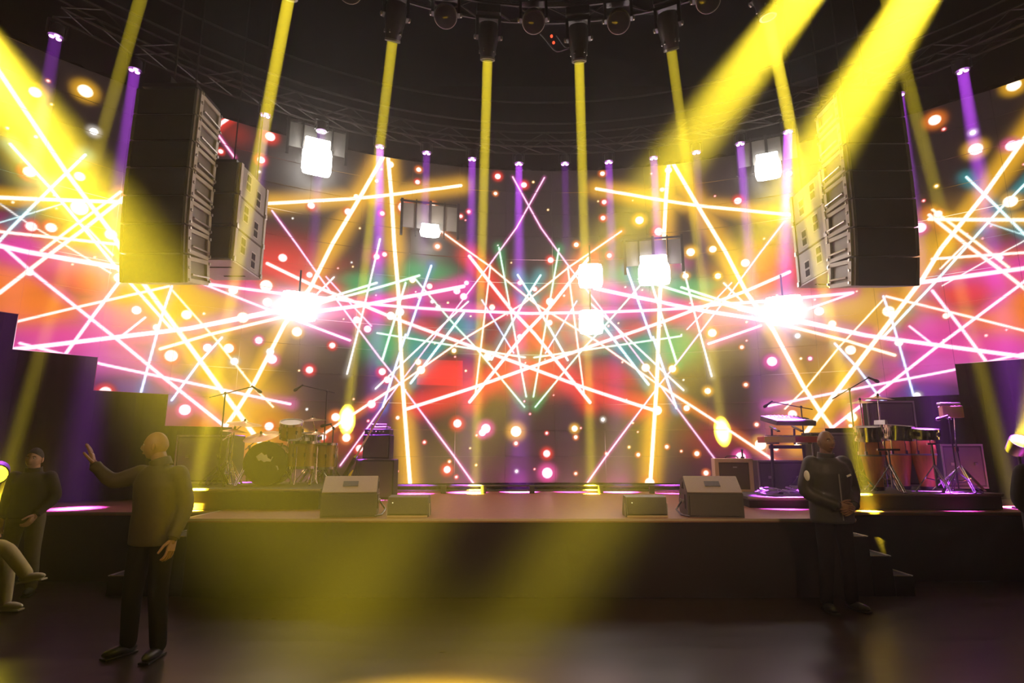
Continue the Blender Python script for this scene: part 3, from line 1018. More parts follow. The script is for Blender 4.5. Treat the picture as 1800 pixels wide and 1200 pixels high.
# ================================================================== LOUDSPEAKERS
def line_array(label, px_c, Y, ztop, sgn, n=7, w=0.76, h=0.355, d=0.58, cls=0):
    """hanging column of slim cabinets; sgn = +1 when the inner side is on +x"""
    x = P(px_c, 300, Y=Y).x
    t = thing('line_array', label, 'loudspeaker', (x, Y, ztop - n * h))
    z, y = n * h, 0.0
    tilt = [0, 0, 0.5, 1.5, 3.5, 7, 11][:n]
    zc, yc, ang = z, 0.0, 0.0
    for i in range(n):
        ang = R(tilt[i])
        # cabinet hangs from the previous one; tilts its face down
        rot = Matrix.Rotation(ang, 3, 'X')
        c = Vector((0, yc, zc)) + rot @ Vector((0, 0, -h / 2))
        def bx(mb, p, s, bev=0):
            return mb.box(c + rot @ Vector(p), s, rot, bev)
        # body: wedge-shaped cabinet, deeper at the front
        poly = [(-w / 2, 0, 0), (w / 2, 0, 0), (w / 2 * .94, d, 0), (-w / 2 * .94, d, 0)]
        poly = [Vector(p) for p in poly]
        body = MB()
        vs = [c + rot @ (p + Vector((0, 0, -h / 2 + .008 + (0.03 if p.y > .1 else 0)))) for p in poly] + [c + rot @ (p + Vector((0, 0, h / 2 - .008 - (0.03 if p.y > .1 else 0)))) for p in poly]
        body.add(vs, [(3, 2, 1, 0), (4, 5, 6, 7), (0, 1, 5, 4), (1, 2, 6, 5), (2, 3, 7, 6), (3, 0, 4, 7)])
        cab = body.build('cabinet', GREYD, t)
        g = MB()
        bx(g, (0, -.012, 0), (w - .07, .02, h - .02), .006)
        g.build('grille', GRILLE, cab)
        for s in (-1, 1):
            e = MB(); bx(e, (s * (w / 2 - .016), -.012, 0), (.032, .035, h - .02)); e.build('edge_rail', GREYD, cab)
        xs = sgn * (w / 2 + .012)
        rl = MB(); bx(rl, (xs, .05, 0), (.03, .07, h - .03)); rl.build('front_rail', GREY, cab)
        rl = MB(); bx(rl, (xs - sgn * .015, d - .07, 0), (.03, .06, h - .10)); rl.build('rear_rail', GREY, cab)
        rl = MB(); bx(rl, (xs - sgn * .004, d * .5, h / 2 - .045), (.02, d - .16, .05)); rl.build('top_plate', GREY, cab)
        rl = MB(); bx(rl, (xs - sgn * .004, d * .5, -h / 2 + .045), (.02, d - .16, .05)); rl.build('bottom_plate', GREY, cab)
        hb = MB(); hb.cyl(c + rot @ Vector((xs + sgn * .02, .10, -.06)), c + rot @ Vector((xs + sgn * .01, d - .08, -.06)), .014, n=8); hb.build('handle_bar', STEEL, cab, True)
        for (yy, zz) in ((.05, h / 2 - .03), (.05, 0.02), (.05, -h / 2 + .05), (d - .07, h / 2 - .06), (d - .07, -h / 2 + .07)):
            k = MB(); bx(k, (xs + sgn * .018, yy, zz), (.018, .03, .035), .004); k.build('pin', STEEL, cab)
        nxt = Vector((0, yc, zc)) + rot @ Vector((0, 0, -h))
        yc, zc = nxt.y, nxt.z
    top = n * h
    MB().box((0, d / 2, top + .06), (w * .9, d, .05)).box((0, d / 2, top + .12), (.06, d * 1.1, .08)).build('fly_bar', BLACK, t)
    for yy in (0.08, d - .05):
        MB().cyl((0, yy, top + .15), (0, yy, 10.9 - (ztop - n * h)), .012, n=6).build('hoist_chain', TRUSSM, t)
    return t


line_array('tall curved hanging column of seven black loudspeakers at the left', 279, 6.4, 6.02, 1)
line_array('tall curved hanging column of seven black loudspeakers at the right', 1546, 6.4, 5.98, -1)


def sub_array(label, px_edge, Y, ztop, sgn):
    w, d, h, n = 0.66, 0.9, 0.46, 3
    xe = P(px_edge, 300, Y=Y).x
    t = thing('sub_array', label, 'loudspeaker', (xe - sgn * w / 2, Y, ztop - n * h))
    for i in range(n):
        zc = (i + .5) * h
        cab = MB().box((0, d / 2, zc), (w, d, h - .012), bev=.012).build('cabinet', GREYD, t)
        MB().box((0, -.008, zc), (w - .05, .016, h - .04)).build('grille', GRILLE, cab)
        xs = sgn * (w / 2 + .004)
        MB().box((xs, d / 2, zc), (.012, d - .16, h - .03)).build('side_panel', mat('side_panel_grey', (0.33, 0.31, 0.29), 0.55), cab)
        for yy in (.05, d - .05):
            MB().box((xs + sgn * .006, yy, zc), (.03, .06, h - .012)).build('rail', GREY, cab)
        for yy, zz in ((.28, .05), (.60, -.05)):
            for dz in (-.06, .06):
                MB().box((xs + sgn * .005, yy, zc + zz + dz), (.008, .15, .13)).build('vent_frame', mat('vent_frame_pale', (0.5, 0.47, 0.43), 0.5), cab)
                MB().box((xs + sgn * .009, yy, zc + zz + dz), (.006, .11, .09)).build('vent', MATTE, cab)
        for yy in (.05, d - .05):
            MB().box((xs + sgn * .024, yy, zc - h / 2 + .02), (.02, .05, .07), bev=.005).build('latch', STEEL, cab)
    MB().box((0, d / 2, -.004), (w + .02, d, .02)).build('base_plate', mat('base_plate_pale', (0.55, 0.50, 0.58), 0.5), t)
    for yy in (.3, .7):
        MB().box((0.05 * sgn, yy, -.016), (.30, .03, .008)).build('slot', MATTE, t)
    MB().box((0, d / 2, n * h + .03), (w * .8, d * .9, .05)).build('fly_bar', BLACK, t)
    for yy in (.1, d - .1):
        MB().cyl((sgn * .2, yy, n * h + .05), (sgn * .2, yy, 10.9 - (ztop - n * h)), .01, n=6).build('hoist_chain', TRUSSM, t)
    return t


sub_array('short stack of three hanging grey subwoofers beside the left column', 420, 7.1, 5.42, 1)
sub_array('short stack of three hanging grey subwoofers beside the right column', 1446, 7.1, 5.30, -1)


def wedge_big(label, px, Y, sgn, rz):
    """floor monitor: slanted grille up to the back, profile seen from the side; sgn = side showing the profile"""
    p = P(px, 909, z=DZ)
    t = thing('stage_monitor', label, 'monitor', (p.x, Y, DZ), rz)
    w, d, h = .62, .62, .44
    prof = [(0, 0.0), (0, .26), (.26, h), (.42, .40), (.60, .14), (.60, .05), (.54, 0)]
    poly = [Vector((0, y, z)) for y, z in prof]
    MB().prism(poly, (-w / 2, 0, 0), (w / 2, 0, 0)).build('cabinet', WEDGE, t)
    # slanted top grille with a recessed badge
    n = Vector((0, -(h - .26), .26)).normalized()
    c = Vector((0, .13, .35))
    rot = Matrix.Rotation(math.atan2(h - .26, .26), 3, 'X')
    MB().box(c + n * .008, (w - .012, .30, .016), rot, .004).build('top_grille', WEDGETOP, t)
    MB().box(c + n * .019, (.17, .09, .006), rot).build('badge', WEDGE, t)
    MB().box((0, -.006, .13), (w - .05, .014, .22)).build('front_grille', GRILLE, t)
    xs = sgn * (w / 2 + .002)
    MB().prism([Vector((xs, .20, .30)), Vector((xs, .34, .30)), Vector((xs, .24, .38))], (-.004, 0, 0), (.006, 0, 0)).build('handle_recess', MATTE, t)
    MB().box((xs, .28, .16), (.012, .30, .16)).build('connector_plate', BLACK, t)
    for yy in (.18, .28, .38):
        MB().lathe([(.018, 0), (.018, .02), (.012, .022)], (xs, yy, .16), (sgn, 0, 0), 10).build('connector', STEEL, t, True)
    MB().tube([(xs + sgn * .02, .28, .15), (xs + sgn * .09, .24, .06), (xs + sgn * .05, .12, .013), (xs - sgn * .02, -.03, .013)], .011, 6).build('cable', CABLE, t, True)
    return t


wedge_big('large wedge floor monitor at the left of the stage front, in the yellow beam', 612, SF + .12, 1, R(10))
wedge_big('large wedge floor monitor at the right of the stage front', 1258, SF + .1, -1, R(-7))


def wedge_small(label, px, Y):
    p = P(px, 905, z=DZ)
    t = thing('small_monitor', label, 'monitor', (p.x, Y, DZ), 0)
    w = .46
    prof = [(0, 0.03), (.03, .22), (.20, .235), (.30, .03), (.28, 0), (.02, 0)]
    MB().prism([Vector((0, y, z)) for y, z in prof], (-w / 2, 0, 0), (w / 2, 0, 0)).build('cabinet', WEDGE, t)
    rot = Matrix.Rotation(R(-9), 3, 'X')
    MB().box((0, .006, .125), (w - .03, .012, .18), rot).build('grille', GRILLE, t)
    MB().ell((-w / 2 + .06, -.006, .16), (.008, .008, .008), 8, 6).build('pilot_light', mat('dim_pilot', (.2, .2, .1), .4, emit=(1, .9, .5), estr=.6), t)
    MB().box((0, -.01, .012), (w, .02, .02)).build('foot_bar', mat('worn_nosing2', (.3, .22, .12), .5), t)
    for s in (-1, 1):
        MB().cyl((s * (w / 2 + .012), .05, .01), (s * (w / 2 + .012), .05, .15), .008, n=6).build('side_bar', STEEL, t)
    return t


wedge_small('small low floor monitor beside the left wedge at the stage front', 722, SF + .12)
wedge_small('small low floor monitor beside the right wedge at the stage front', 1130, SF + .12)

# ================================================================== INSTRUMENTS
def drum(name, label, loc, rad, depth, axis, shell, headm, group, nl=8, hoop=CHROME, back=None):
    t = thing(name, label, 'drum', loc, 0, group)
    a, b_, d = basis(axis)
    MB().lathe([(rad, -depth / 2 + .01), (rad, depth / 2 - .01)], (0, 0, 0), axis, 28, False).build('shell', shell, t, True)
    for s in (-1, 1):
        MB().lathe([(rad + .004, -.018), (rad + .016, -.018), (rad + .016, .018), (rad - .004, .018), (rad + .004, -.018)], d * s * (depth / 2 - .005), axis, 28, False).build('hoop', hoop, t, True)
        MB().lathe([(rad + .002, 0), (rad * .5, .004), (.001, .004)], d * s * (depth / 2), d * s, 28).build('drumhead', headm if s > 0 else (back or headm), t, True)
    for k in range(nl):
        an = 2 * math.pi * (k + .3) / nl
        p = (a * math.cos(an) + b_ * math.sin(an)) * (rad + .016)
        l = MB()
        l.cyl(p - d * (depth / 2 - .03), p + d * (depth / 2 - .03), .005, n=5)
        l.box(p, (.024, .024, .05))
        l.build('lug', CHROME, t)
    return t


def legs(mb, base, r, h, n=3, a0=.4, tr=.009):
    for k in range(n):
        a = a0 + 2 * math.pi * k / n
        q = Vector((base[0] + r * math.cos(a), base[1] + r * math.sin(a), 0.012))
        mid = Vector((base[0], base[1], h))
        side = Vector((-math.sin(a), math.cos(a), 0)) * .012
        yield (mid + side, q + side), (mid - side, q - side)


def tripod(t, x, y, z0, h, r, m=CHROME, a0=.4):
    """tripod base standing at z0 with double-braced legs, as children named leg"""
    for pr in legs(None, (x, y), r, h, 3, a0):
        l = MB()
        for p, q in pr:
            l.cyl(p + Vector((0, 0, z0)), q + Vector((0, 0, z0)), .008, n=6)
        q = (pr[0][1] + pr[1][1]) / 2 + Vector((0, 0, z0))
        l.ell(q, (.02, .02, .012), 8, 5)
        c = Vector((x, y, z0 + h * .42))
        mm = (pr[0][0] + pr[0][1]) / 2 + Vector((0, 0, z0))
        l.cyl(c, mm, .006, n=5)
        l.build('leg', m, t, True)


def cymbal_stand(label, loc, h, off, rad, tilt, group, boom=None, second=False):
    t = thing('cymbal_stand', label, 'cymbal', loc, 0, group)
    tripod(t, 0, 0, 0, .34, .26, CHROME, random.uniform(0, 2))
    p = MB().cyl((0, 0, .05), (0, 0, h * .55), .014, n=8)
    top = Vector((off[0], off[1], h))
    if boom:
        p.cyl((0, 0, h * .5), (0, 0, h * .78), .010, n=8).cyl((-off[0] * .35, -off[1] * .35, h * .72), top, .008, n=7)
        p.ell((0, 0, h * .78), (.025, .025, .025), 8, 6)
    else:
        p.cyl((0, 0, h * .5), top, .010, n=8)
    p.lathe([(.022, 0), (.022, .05)], (0, 0, h * .52), (0, 0, 1), 8)
    p.build('pole', CHROME, t, True)
    ax = Vector((math.sin(tilt[0]), math.sin(tilt[1]), 1)).normalized()
    prof = [(.012, .036), (.03, .032), (.05, .018), (rad * .5, .010), (rad, -.012), (rad * .5, .006), (.05, .013), (.012, .03)]
    MB().lathe(prof, top, ax, 30, False).build('cymbal', CYMBAL, t, True)
    MB().lathe([(.012, .03), (.018, .045), (.010, .07)], top, ax, 8).build('wing_nut', BLACK, t)
    return t


KZ = DZ + RZ            # top of the drum riser
PZ = DZ + .2
G = 'drum kit on the left riser'
KY = 8.15
def kp(px, py, Y):
    return P(px, py, Y=Y)

kx = kp(464, 815, KY)
kick = drum('bass_drum', 'large bass drum with a black front head and white emblem', (kx.x, KY + .2, KZ + .30), .285, .42, (0.12, -1, 0.03), DRUMSH, HEADB, G, 10, BLACK)
# emblem: a card and a small curl beside it
em = [(-.13, .10), (-.06, .155), (-.02, .12), (.01, .13), (.03, .08), (.075, .055), (.085, .10), (.10, .095), (.07, .03), (.02, .035), (-.02, .025), (-.06, .05), (-.09, .04)]
rot = Matrix.Rotation(R(6.8), 3, 'Z')
poly = [rot @ Vector((x, -.222, z)) for x, z in em]
MB().prism(poly, (0, 0, 0), (0, -.003, 0)).build('emblem', WHITE, kick)
em2 = [(.14, -.02), (.17, -.03), (.19, -.08), (.175, -.085), (.16, -.05)]
MB().prism([rot @ Vector((x, -.224, z)) for x, z in em2], (0, 0, 0), (0, -.003, 0)).build('emblem', WHITE, kick)
for s in (-1, 1):
    MB().cyl((s * .27, -.1, -.1), (s * .42, -.16, -.29), .010, n=6).build('spur', CHROME, kick)

p = kp(510, 785, KY + .25)
drum('tom_drum', 'gold rack tom between the cymbals above the bass drum', (p.x, p.y, KZ + .78), .15, .22, (0.1, -.35, 1), DRUMSH, HEADW, G)
p = kp(541, 787, KY + .55)
drum('snare_drum', 'shallow chrome snare drum behind the bass drum', (p.x, p.y, KZ + .66), .17, .14, (0, -.1, 1), CHROME, HEADW, G)
ft = drum('floor_tom', 'gold floor tom on three legs right of the bass drum', (kp(530, 810, KY + .2).x, KY + .2, KZ + .42), .19, .36, (0, 0, 1), DRUMSH, HEADW, G)
ft2 = drum('floor_tom', 'second gold floor tom standing further right by the stool', (kp(566, 810, KY + .55).x, KY + .55, KZ + .40), .2, .36, (0, 0, 1), DRUMSH, HEADW, G)
for f, rr in ((ft, .205), (ft2, .215)):
    zt = f.location.z - KZ
    for k in range(3):
        a = .5 + 2 * math.pi * k / 3
        MB().tube([(rr * math.cos(a), rr * math.sin(a), .12), (rr * math.cos(a), rr * math.sin(a), -zt + .08), ((rr + .03) * math.cos(a), (rr + .03) * math.sin(a), -zt + .012)], .009, 6).build('leg', CHROME, f, True)
p = kp(556, 812, KY + .95)
th = thing('drum_stool', 'round black drum stool behind the kit', 'stool', (p.x, p.y, KZ), 0, G)
MB().lathe([(.14, .46), (.17, .48), (.17, .54), (.14, .56)], (0, 0, 0), (0, 0, 1), 20).build('seat', BLACK, th, True)
MB().cyl((0, 0, .1), (0, 0, .47), .016).build('post', CHROME, th)
tripod(th, 0, 0, 0, .24, .24)

def kstand(lab, px, py, Y, rad, tilt, base_px, boom=True):
    top = kp(px, py, Y)
    bxp = kp(base_px, py, Y).x
    cymbal_stand(lab, (bxp, Y, KZ), top.z - KZ, (top.x - bxp, 0), rad, tilt, G, boom)

kstand('large tilted crash cymbal at the upper left of the drum kit', 430, 744, KY + .35, .24, (R(8), R(-8)), 404)
kstand('wide ride cymbal low over the bass drum', 460, 766, KY + .05, .25, (R(-6), R(-22)), 440)
kstand('flat cymbal at the upper right of the drum kit', 550, 738, KY + .75, .2, (R(-3), R(-5)), 556)
kstand('small hi-hat cymbal right of the snare drum', 556, 762, KY + .35, .16, (0, R(-3)), 556, False)
kstand('thin dark cymbal edge-on at the far left of the drum kit', 412, 757, KY + .2, .18, (R(6), R(-3)), 410, False)


def mic_stand(label, base, h, tipoff, tailoff, group, m=BLACK, rise=0.0):
    t = thing('microphone_stand', label, 'microphone', base, 0, group)
    tripod(t, 0, 0, 0, .28, .24, m, random.uniform(0, 2))
    MB().cyl((0, 0, .05), (0, 0, h), .010, n=7).build('pole', m, t)
    a, b_ = Vector((0, 0, h)) + Vector(tailoff), Vector((0, 0, h)) + Vector(tipoff)
    bo = MB().cyl(a, b_, .008, n=6)
    bo.ell((0, 0, h), (.022, .022, .022), 8, 6)
    bo.build('boom', m, t)
    d = (b_ - a).normalized()
    dn = (d + Vector((0, 0, -.9))).normalized()
    mi = MB().lathe([(.012, 0), (.018, .10), (.020, .11), (.026, .125), (.026, .155), (.015, .175)], b_ + dn * -.02, dn, 10)
    mi.build('microphone', BLACK, t, True)
    return t


M = 'microphone stands'
def mst(lab, px, py, Y, zb, bpx, tip, tail):
    top = P(px, py, Y=Y)
    return mic_stand(lab, (top.x, Y, zb), top.z - zb, tip, tail, M)

mst('boom microphone stand at the left edge of the drum riser', 396, 691, 8.1, KZ, 396, (.36, .05, .10), (-.22, 0, -.06))
mst('boom microphone stand at the right of the drum kit', 575, 687, 9.0, KZ, 575, (-.40, 0, .09), (.13, 0, -.03))
mst('boom microphone stand behind the keyboards', 1408, 715, 9.1, PZ, 1408, (-.42, .1, .09), (.18, 0, -.04))
mst('boom microphone stand beside the timbales', 1493, 684, 8.2, DZ + .2, 1493, (.30, .0, .17), (-.26, 0, -.14))
mst('short microphone stand with a thin clip by the floor tom', 586, 752, 8.95, KZ, 586, (-.05, 0, .06), (.03, 0, -.03))

# bass guitar on a stand with its amplifier
g = P(632, 790, Y=8.6)
gt = thing('bass_guitar', 'bass guitar with a violet-lit neck leaning on its stand', 'guitar', (P(618, 850, Y=8.9).x, 8.9, DZ), 0)
neck0, neck1 = Vector((.03, 0, .62)), Vector((.42, .05, 1.36))
nd = (neck1 - neck0).normalized()
MB().box((neck0 + neck1) / 2, (.045, .025, (neck1 - neck0).length), nd.to_track_quat('Z', 'Y').to_matrix(), .004).build('neck', mat('maple_neck', (.55, .36, .30), .4), gt)
MB().box(neck1 + nd * .09, (.07, .02, .20), nd.to_track_quat('Z', 'Y').to_matrix(), .006).build('headstock', mat('maple_neck', (.55, .36, .30), .4), gt)
bo = MB()
pl_ = []
rb = nd.to_track_quat('Z', 'Y').to_matrix()
for k in range(28):
    a = 2 * math.pi * k / 28
    r_ = .155 + .035 * math.cos(2 * a) + .022 * math.cos(a * 3 + .6)
    pl_.append(neck0 + rb @ Vector((r_ * math.sin(a) * .95, 0, -.22 + r_ * 1.35 * math.cos(a))))
bo.prism(pl_, rb @ Vector((0, -.02, 0)), rb @ Vector((0, .02, 0)))
bo.build('body', mat('black_gloss', (.02, .012, .02), .15), gt)
MB().box(neck0 + rb @ Vector((0, -.026, -.2)), (.10, .012, .05), rb).build('pickup', CHROME, gt)
for k in range(4):
    q = neck1 + nd * (.03 + .04 * k)
    MB().cyl(q + rb @ Vector((.03, 0, 0)), q + rb @ Vector((.07, 0, 0)), .008, n=6).build('tuning_peg', CHROME, gt)
MB().tube([(-.05, .10, .012), (.02, .06, .45), (.06, .05, .60)], .009, 6).tube([(.2, .12, .012), (.05, .06, .45)], .009, 6).tube([(-.1, -.1, .012), (.02, .04, .3)], .009, 6).build('stand', BLACK, gt, True)
MB().tube([(-.06, -.03, .05), (-.04, -.04, .25), (-.02, -.04, .38), (.02, -.03, .45)], [.006, .022, .022, .008], 8).build('strap', mat('yellow_strap', (.6, .5, .03), .6), gt, True)

ap = P(657, 848, Y=9.1)
am = thing('bass_amplifier', 'tall black bass amplifier with its head lit violet', 'amplifier', (ap.x, 9.1, DZ), 0)
aw = .42
MB().box((0, .2, .30), (.60, .36, .60), bev=.012).build('lower_cabinet', MATTE, am)
MB().box((0, .01, .30), (.56, .02, .54)).build('lower_grille', GRILLE, am)
MB().box((0, .22, .80), (aw, .34, .38), bev=.012).build('upper_cabinet', MATTE, am)
MB().box((0, .04, .80), (aw - .04, .02, .33)).build('upper_grille', GRILLE, am)
MB().box((0, .22, 1.035), (.40, .30, .085), bev=.01).build('amplifier_head', BLACK, am)
MB().box((.03, .22, 1.10), (.26, .22, .035), bev=.008).build('small_tuner', STEEL, am)
MB().tube([(-.10, .1, 1.08), (-.09, .1, 1.15), (.14, .1, 1.15), (.15, .1, 1.08)], .009, 6).build('handle', BLACK, am, True)
for k in range(5):
    MB().lathe([(.012, 0), (.010, .018)], (-.14 + .06 * k, .07, 1.035), (0, -1, 0), 8).build('knob', STEEL, am)

cp = P(1293, 862, Y=8.9)
ca = thing('guitar_amplifier', 'cream guitar amplifier with a dark grille right of the wedge', 'amplifier', (cp.x, 8.9, DZ), R(-8))
w, h, d = .56, .50, .26
z0 = .12
MB().box((0, .14, .06), (.64, .34, .12), bev=.01).build('base_case', CASE, ca)
cb = MB()
cb.box((-w / 2 + .03, d / 2, z0 + h / 2), (.06, d, h), bev=.01).box((w / 2 - .03, d / 2, z0 + h / 2), (.06, d, h), bev=.01)
cb.box((0, d / 2, z0 + h - .03), (w - .10, d, .06), bev=.01).box((0, d / 2, z0 + .02), (w - .10, d, .04), bev=.008).box((0, d - .02, z0 + h / 2), (w - .08, .03, h - .06))
cb.build('cabinet', CREAM, ca)
MB().box((0, .03, z0 + h / 2 - .01), (w - .115, .02, h - .10)).build('grille', mat('brown_grille', (.10, .075, .05), .8, scale=200, var=.4), ca)
MB().tube([(-.10, .12, z0 + h + .005), (-.07, .12, z0 + h + .035), (.07, .12, z0 + h + .035), (.10, .12, z0 + h + .005)], .010, 6).build('handle', BLACK, ca, True)
MB().box((.02, .022, z0 + h - .13), (.06, .006, .02)).build('badge', STEEL, ca)
MB().lathe([(.03, 0), (.03, .02), (.012, .03), (.012, .12), (.03, .13), (.001, .15)], (.17, .14, z0 + h), (0, 0, 1), 10).build('small_microphone', BLACK, ca, True)

# keyboards on their stand
KX = P(1390, 800, Y=8.35)
ks = thing('keyboard_stand', 'black two-tier keyboard stand on the low riser', 'stand', (KX.x, 8.35, DZ + .14), R(-6))
zl = P(1390, 776, Y=8.35).z - DZ - .14 - .035
zu = P(1400, 748, Y=8.35).z - DZ - .14 - .03
for s in (-1, 1):
    MB().cyl((s * .24, .1, .03), (s * .22, .1, zl), .028, .022, n=8).build('leg', BLACK, ks)
    MB().box((s * .24, .1, .02), (.07, .55, .035), bev=.008).build('foot', BLACK, ks)
    MB().box((s * .22, .05, zl + .01), (.05, .4, .02)).build('arm', BLACK, ks)
    MB().cyl((s * .16, .25, zl), (s * .16, .22, zu - .005), .016, n=7).build('upper_post', BLACK, ks)
    MB().box((s * .16, .1, zu - .01), (.04, .34, .018), Matrix.Rotation(R(14), 3, 'X')).build('upper_arm', BLACK, ks)
MB().box((0, .12, zl - .04), (.5, .05, .05)).build('cross_bar', BLACK, ks)


def keyboard(label, loc, rz, w, d, h, body, front, tilt, frontw=None):
    t = thing('keyboard', label, 'keyboard', loc, rz, 'keyboards on the stand')
    rot = Matrix.Rotation(R(tilt), 3, 'X')
    def b(mb, p, s, bev=0):
        return mb.box(rot @ Vector(p), s, rot, bev)
    b(MB(), (0, d / 2, h / 2), (w, d, h), .012).build('body', body, t)
    if front is not None:
        b(MB(), (-(w - frontw) / 2, -.004, h / 2), (frontw, .012, h * .9)).build('front_panel', front, t)
    n = 28
    for k in range(n):
        b(MB(), (-w / 2 + .05 + (w - .1) * (k + .5) / n, .09, h + .004), ((w - .1) / n * .9, .15, .012)).build('white_key', WHITE, t)
        if k % 7 not in (2, 6):
            b(MB(), (-w / 2 + .05 + (w - .1) * (k + 1) / n, .12, h + .014), ((w - .1) / n * .5, .09, .012)).build('black_key', MATTE, t)
    b(MB(), (0, d - .10, h + .003), (w * .8, .14, .008)).build('control_panel', GREYD, t)
    for k in range(8):
        b(MB(), (-w * .35 + w * .1 * k, d - .10, h + .014), (.018, .018, .02)).build('knob', STEEL, t)
    return t


keyboard('lower keyboard with a yellow and red front', (KX.x - .02, 8.20, DZ + .14 + zl + .022), R(-6), .78, .33, .085, REDK, YELK, 0, .42)
keyboard('upper keyboard tilted on the top tier of the stand', (KX.x + .02, 8.14, DZ + .14 + zu + .02), R(14), .66, .36, .075, KEYB, None, 14)
# cables tumbled over the riser
for k, (px, py) in enumerate(((1350, 846), (1400, 842))):
    c0 = P(px, py, Y=8.0)
    t = thing('cable_pile', 'tangle of violet-lit cables on the keyboard riser, %s one' % ('left' if k == 0 else 'right'), 'cable', (c0.x, 7.98, DZ + .142), 0, 'cable tangles by the keyboards')
    for j in range(6):
        pts = []
        ph = random.uniform(0, 6)
        rr = random.uniform(.06, .17)
        for i in range(26):
            a = ph + i * .42
            pts.append((rr * math.cos(a) * (1 + .4 * math.sin(i * .31 + j)), rr * .7 * math.sin(a) + .03 * math.sin(i * .7), .012 + .012 * j + .02 * (1 + math.sin(i * .53 + j))))
        MB().tube(pts, .008, 5).build('cable', mat('grey_cable', (.22, .2, .22), .35), t, True)
# black screens and cases behind the instruments
def flat_case(name, label, cat, px0, px1, py0, py1, Y, depth, base_z, parts=True):
    a, b_ = P(px0, py0, Y=Y), P(px1, py1, Y=Y)
    w = b_.x - a.x
    h = a.z - base_z
    t = thing(name, label, cat, ((a.x + b_.x) / 2, Y, base_z), 0)
    MB().box((0, depth / 2, h / 2), (w, depth, h), bev=.012).build('body', MATTE, t)
    fr = MB()
    for z in (.015, h - .015):
        fr.box((0, -.004, z), (w, .016, .025))
    for x in (-w / 2 + .012, w / 2 - .012):
        fr.box((x, -.004, h / 2), (.022, .016, h - .06))
    fr.build('edge_frame', GREYD, t)
    MB().box((0, -.001, h / 2), (w - .08, .008, h - .1)).build('front_panel', CASE, t)
    for x in (-w * .28, w * .28):
        MB().box((x, -.012, h * .55), (.05, .012, .04), bev=.004).build('latch', STEEL, t)
    return t


flat_case('equipment_case', 'black case standing behind the keyboard riser', 'case', 1331, 1424, 809, 852, 9.35, .35, DZ)
flat_case('equipment_case', 'tall black case behind the guard', 'case', 1424, 1512, 760, 860, 9.3, .3, DZ)
flat_case('side_screen', 'large black panel standing behind the timbales', 'panel', 1522, 1626, 704, 860, 9.0, .12, PZ)
flat_case('equipment_case', 'pale-edged flight case behind the wood block stand', 'case', 1652, 1738, 780, 860, 8.45, .4, PZ)
flat_case('equipment_case', 'black case in the dark left of the drum riser', 'case', 312, 402, 764, 858, 8.65, .4, KZ)

# ------------------------------------------------------------------ percussion
GP = 'percussion on the right riser'


def conga(label, px, Y, rad, h):
    x = P(px, 800, Y=Y).x
    t = thing('conga_drum', label, 'drum', (x, Y, PZ), 0, GP)
    prof = [(rad * .62, .0), (rad * .72, h * .15), (rad * 1.0, h * .5), (rad * 1.14, h * .70), (rad * 1.06, h * .9), (rad, h)]
    MB().lathe(prof, (0, 0, 0), (0, 0, 1), 28, False).build('shell', CONGA, t, True)
    MB().lathe([(rad * 1.02, h - .04), (rad * 1.06, h - .04), (rad * 1.06, h + .012), (rad * 1.0, h + .012), (rad * 1.02, h - .04)], (0, 0, 0), (0, 0, 1), 28, False).build('rim', CHROME, t, True)
    MB().lathe([(rad * 1.01, h - .005), (rad * .5, h + .004), (.001, h + .004)], (0, 0, 0), (0, 0, 1), 28).build('drumhead', HEADW, t, True)
    MB().lathe([(rad * .66, .0), (rad * .70, .0), (rad * .76, .05), (rad * .70, .05), (rad * .66, 0)], (0, 0, 0), (0, 0, 1), 24, False).build('foot_band', BLACK, t, True)
    MB().lathe([(rad * 1.125, h * .66), (rad * 1.15, h * .665), (rad * 1.15, h * .69), (rad * 1.125, h * .695)], (0, 0, 0), (0, 0, 1), 28, False).build('band', STEEL, t, True)
    for k in range(6):
        a = 2 * math.pi * (k + .5) / 6
        c, s = math.cos(a), math.sin(a)
        l = MB().cyl((rad * 1.13 * c, rad * 1.13 * s, h - .01), (rad * 1.18 * c, rad * 1.18 * s, h * .72), .007, n=5)
        l.box((rad * 1.17 * c, rad * 1.17 * s, h * .72), (.03, .03, .05))
        l.build('lug', CHROME, t)
    return t


conga('amber wooden conga at the left, nearest the guard', 1534, 8.15, .135, .70)
conga('dark amber wooden conga in the middle of the three', 1580, 8.35, .14, .72)
conga('reddish wooden conga at the right of the three', 1624, 8.2, .135, .72)


def timbale(label, px, py, Y, rad, depth, tilt):
    p = P(px, py, Y=Y)
    return drum('timbale_drum', label, (p.x, Y, p.z), rad, depth, (tilt, -.12, 1), CHROME, HEADW, GP, 8)


tb1 = timbale('shiny chrome timbale above the left conga', 1526, 762, 7.95, .155, .17, -.05)
tb2 = timbale('shiny chrome timbale above the middle conga', 1580, 760, 7.95, .165, .17, .05)
tb3 = timbale('shallow black bongo with a violet-lit skin on the right', 1625, 762, 7.85, .16, .11, 0.0)
tb3.children[0].data.materials[0] = BLACK
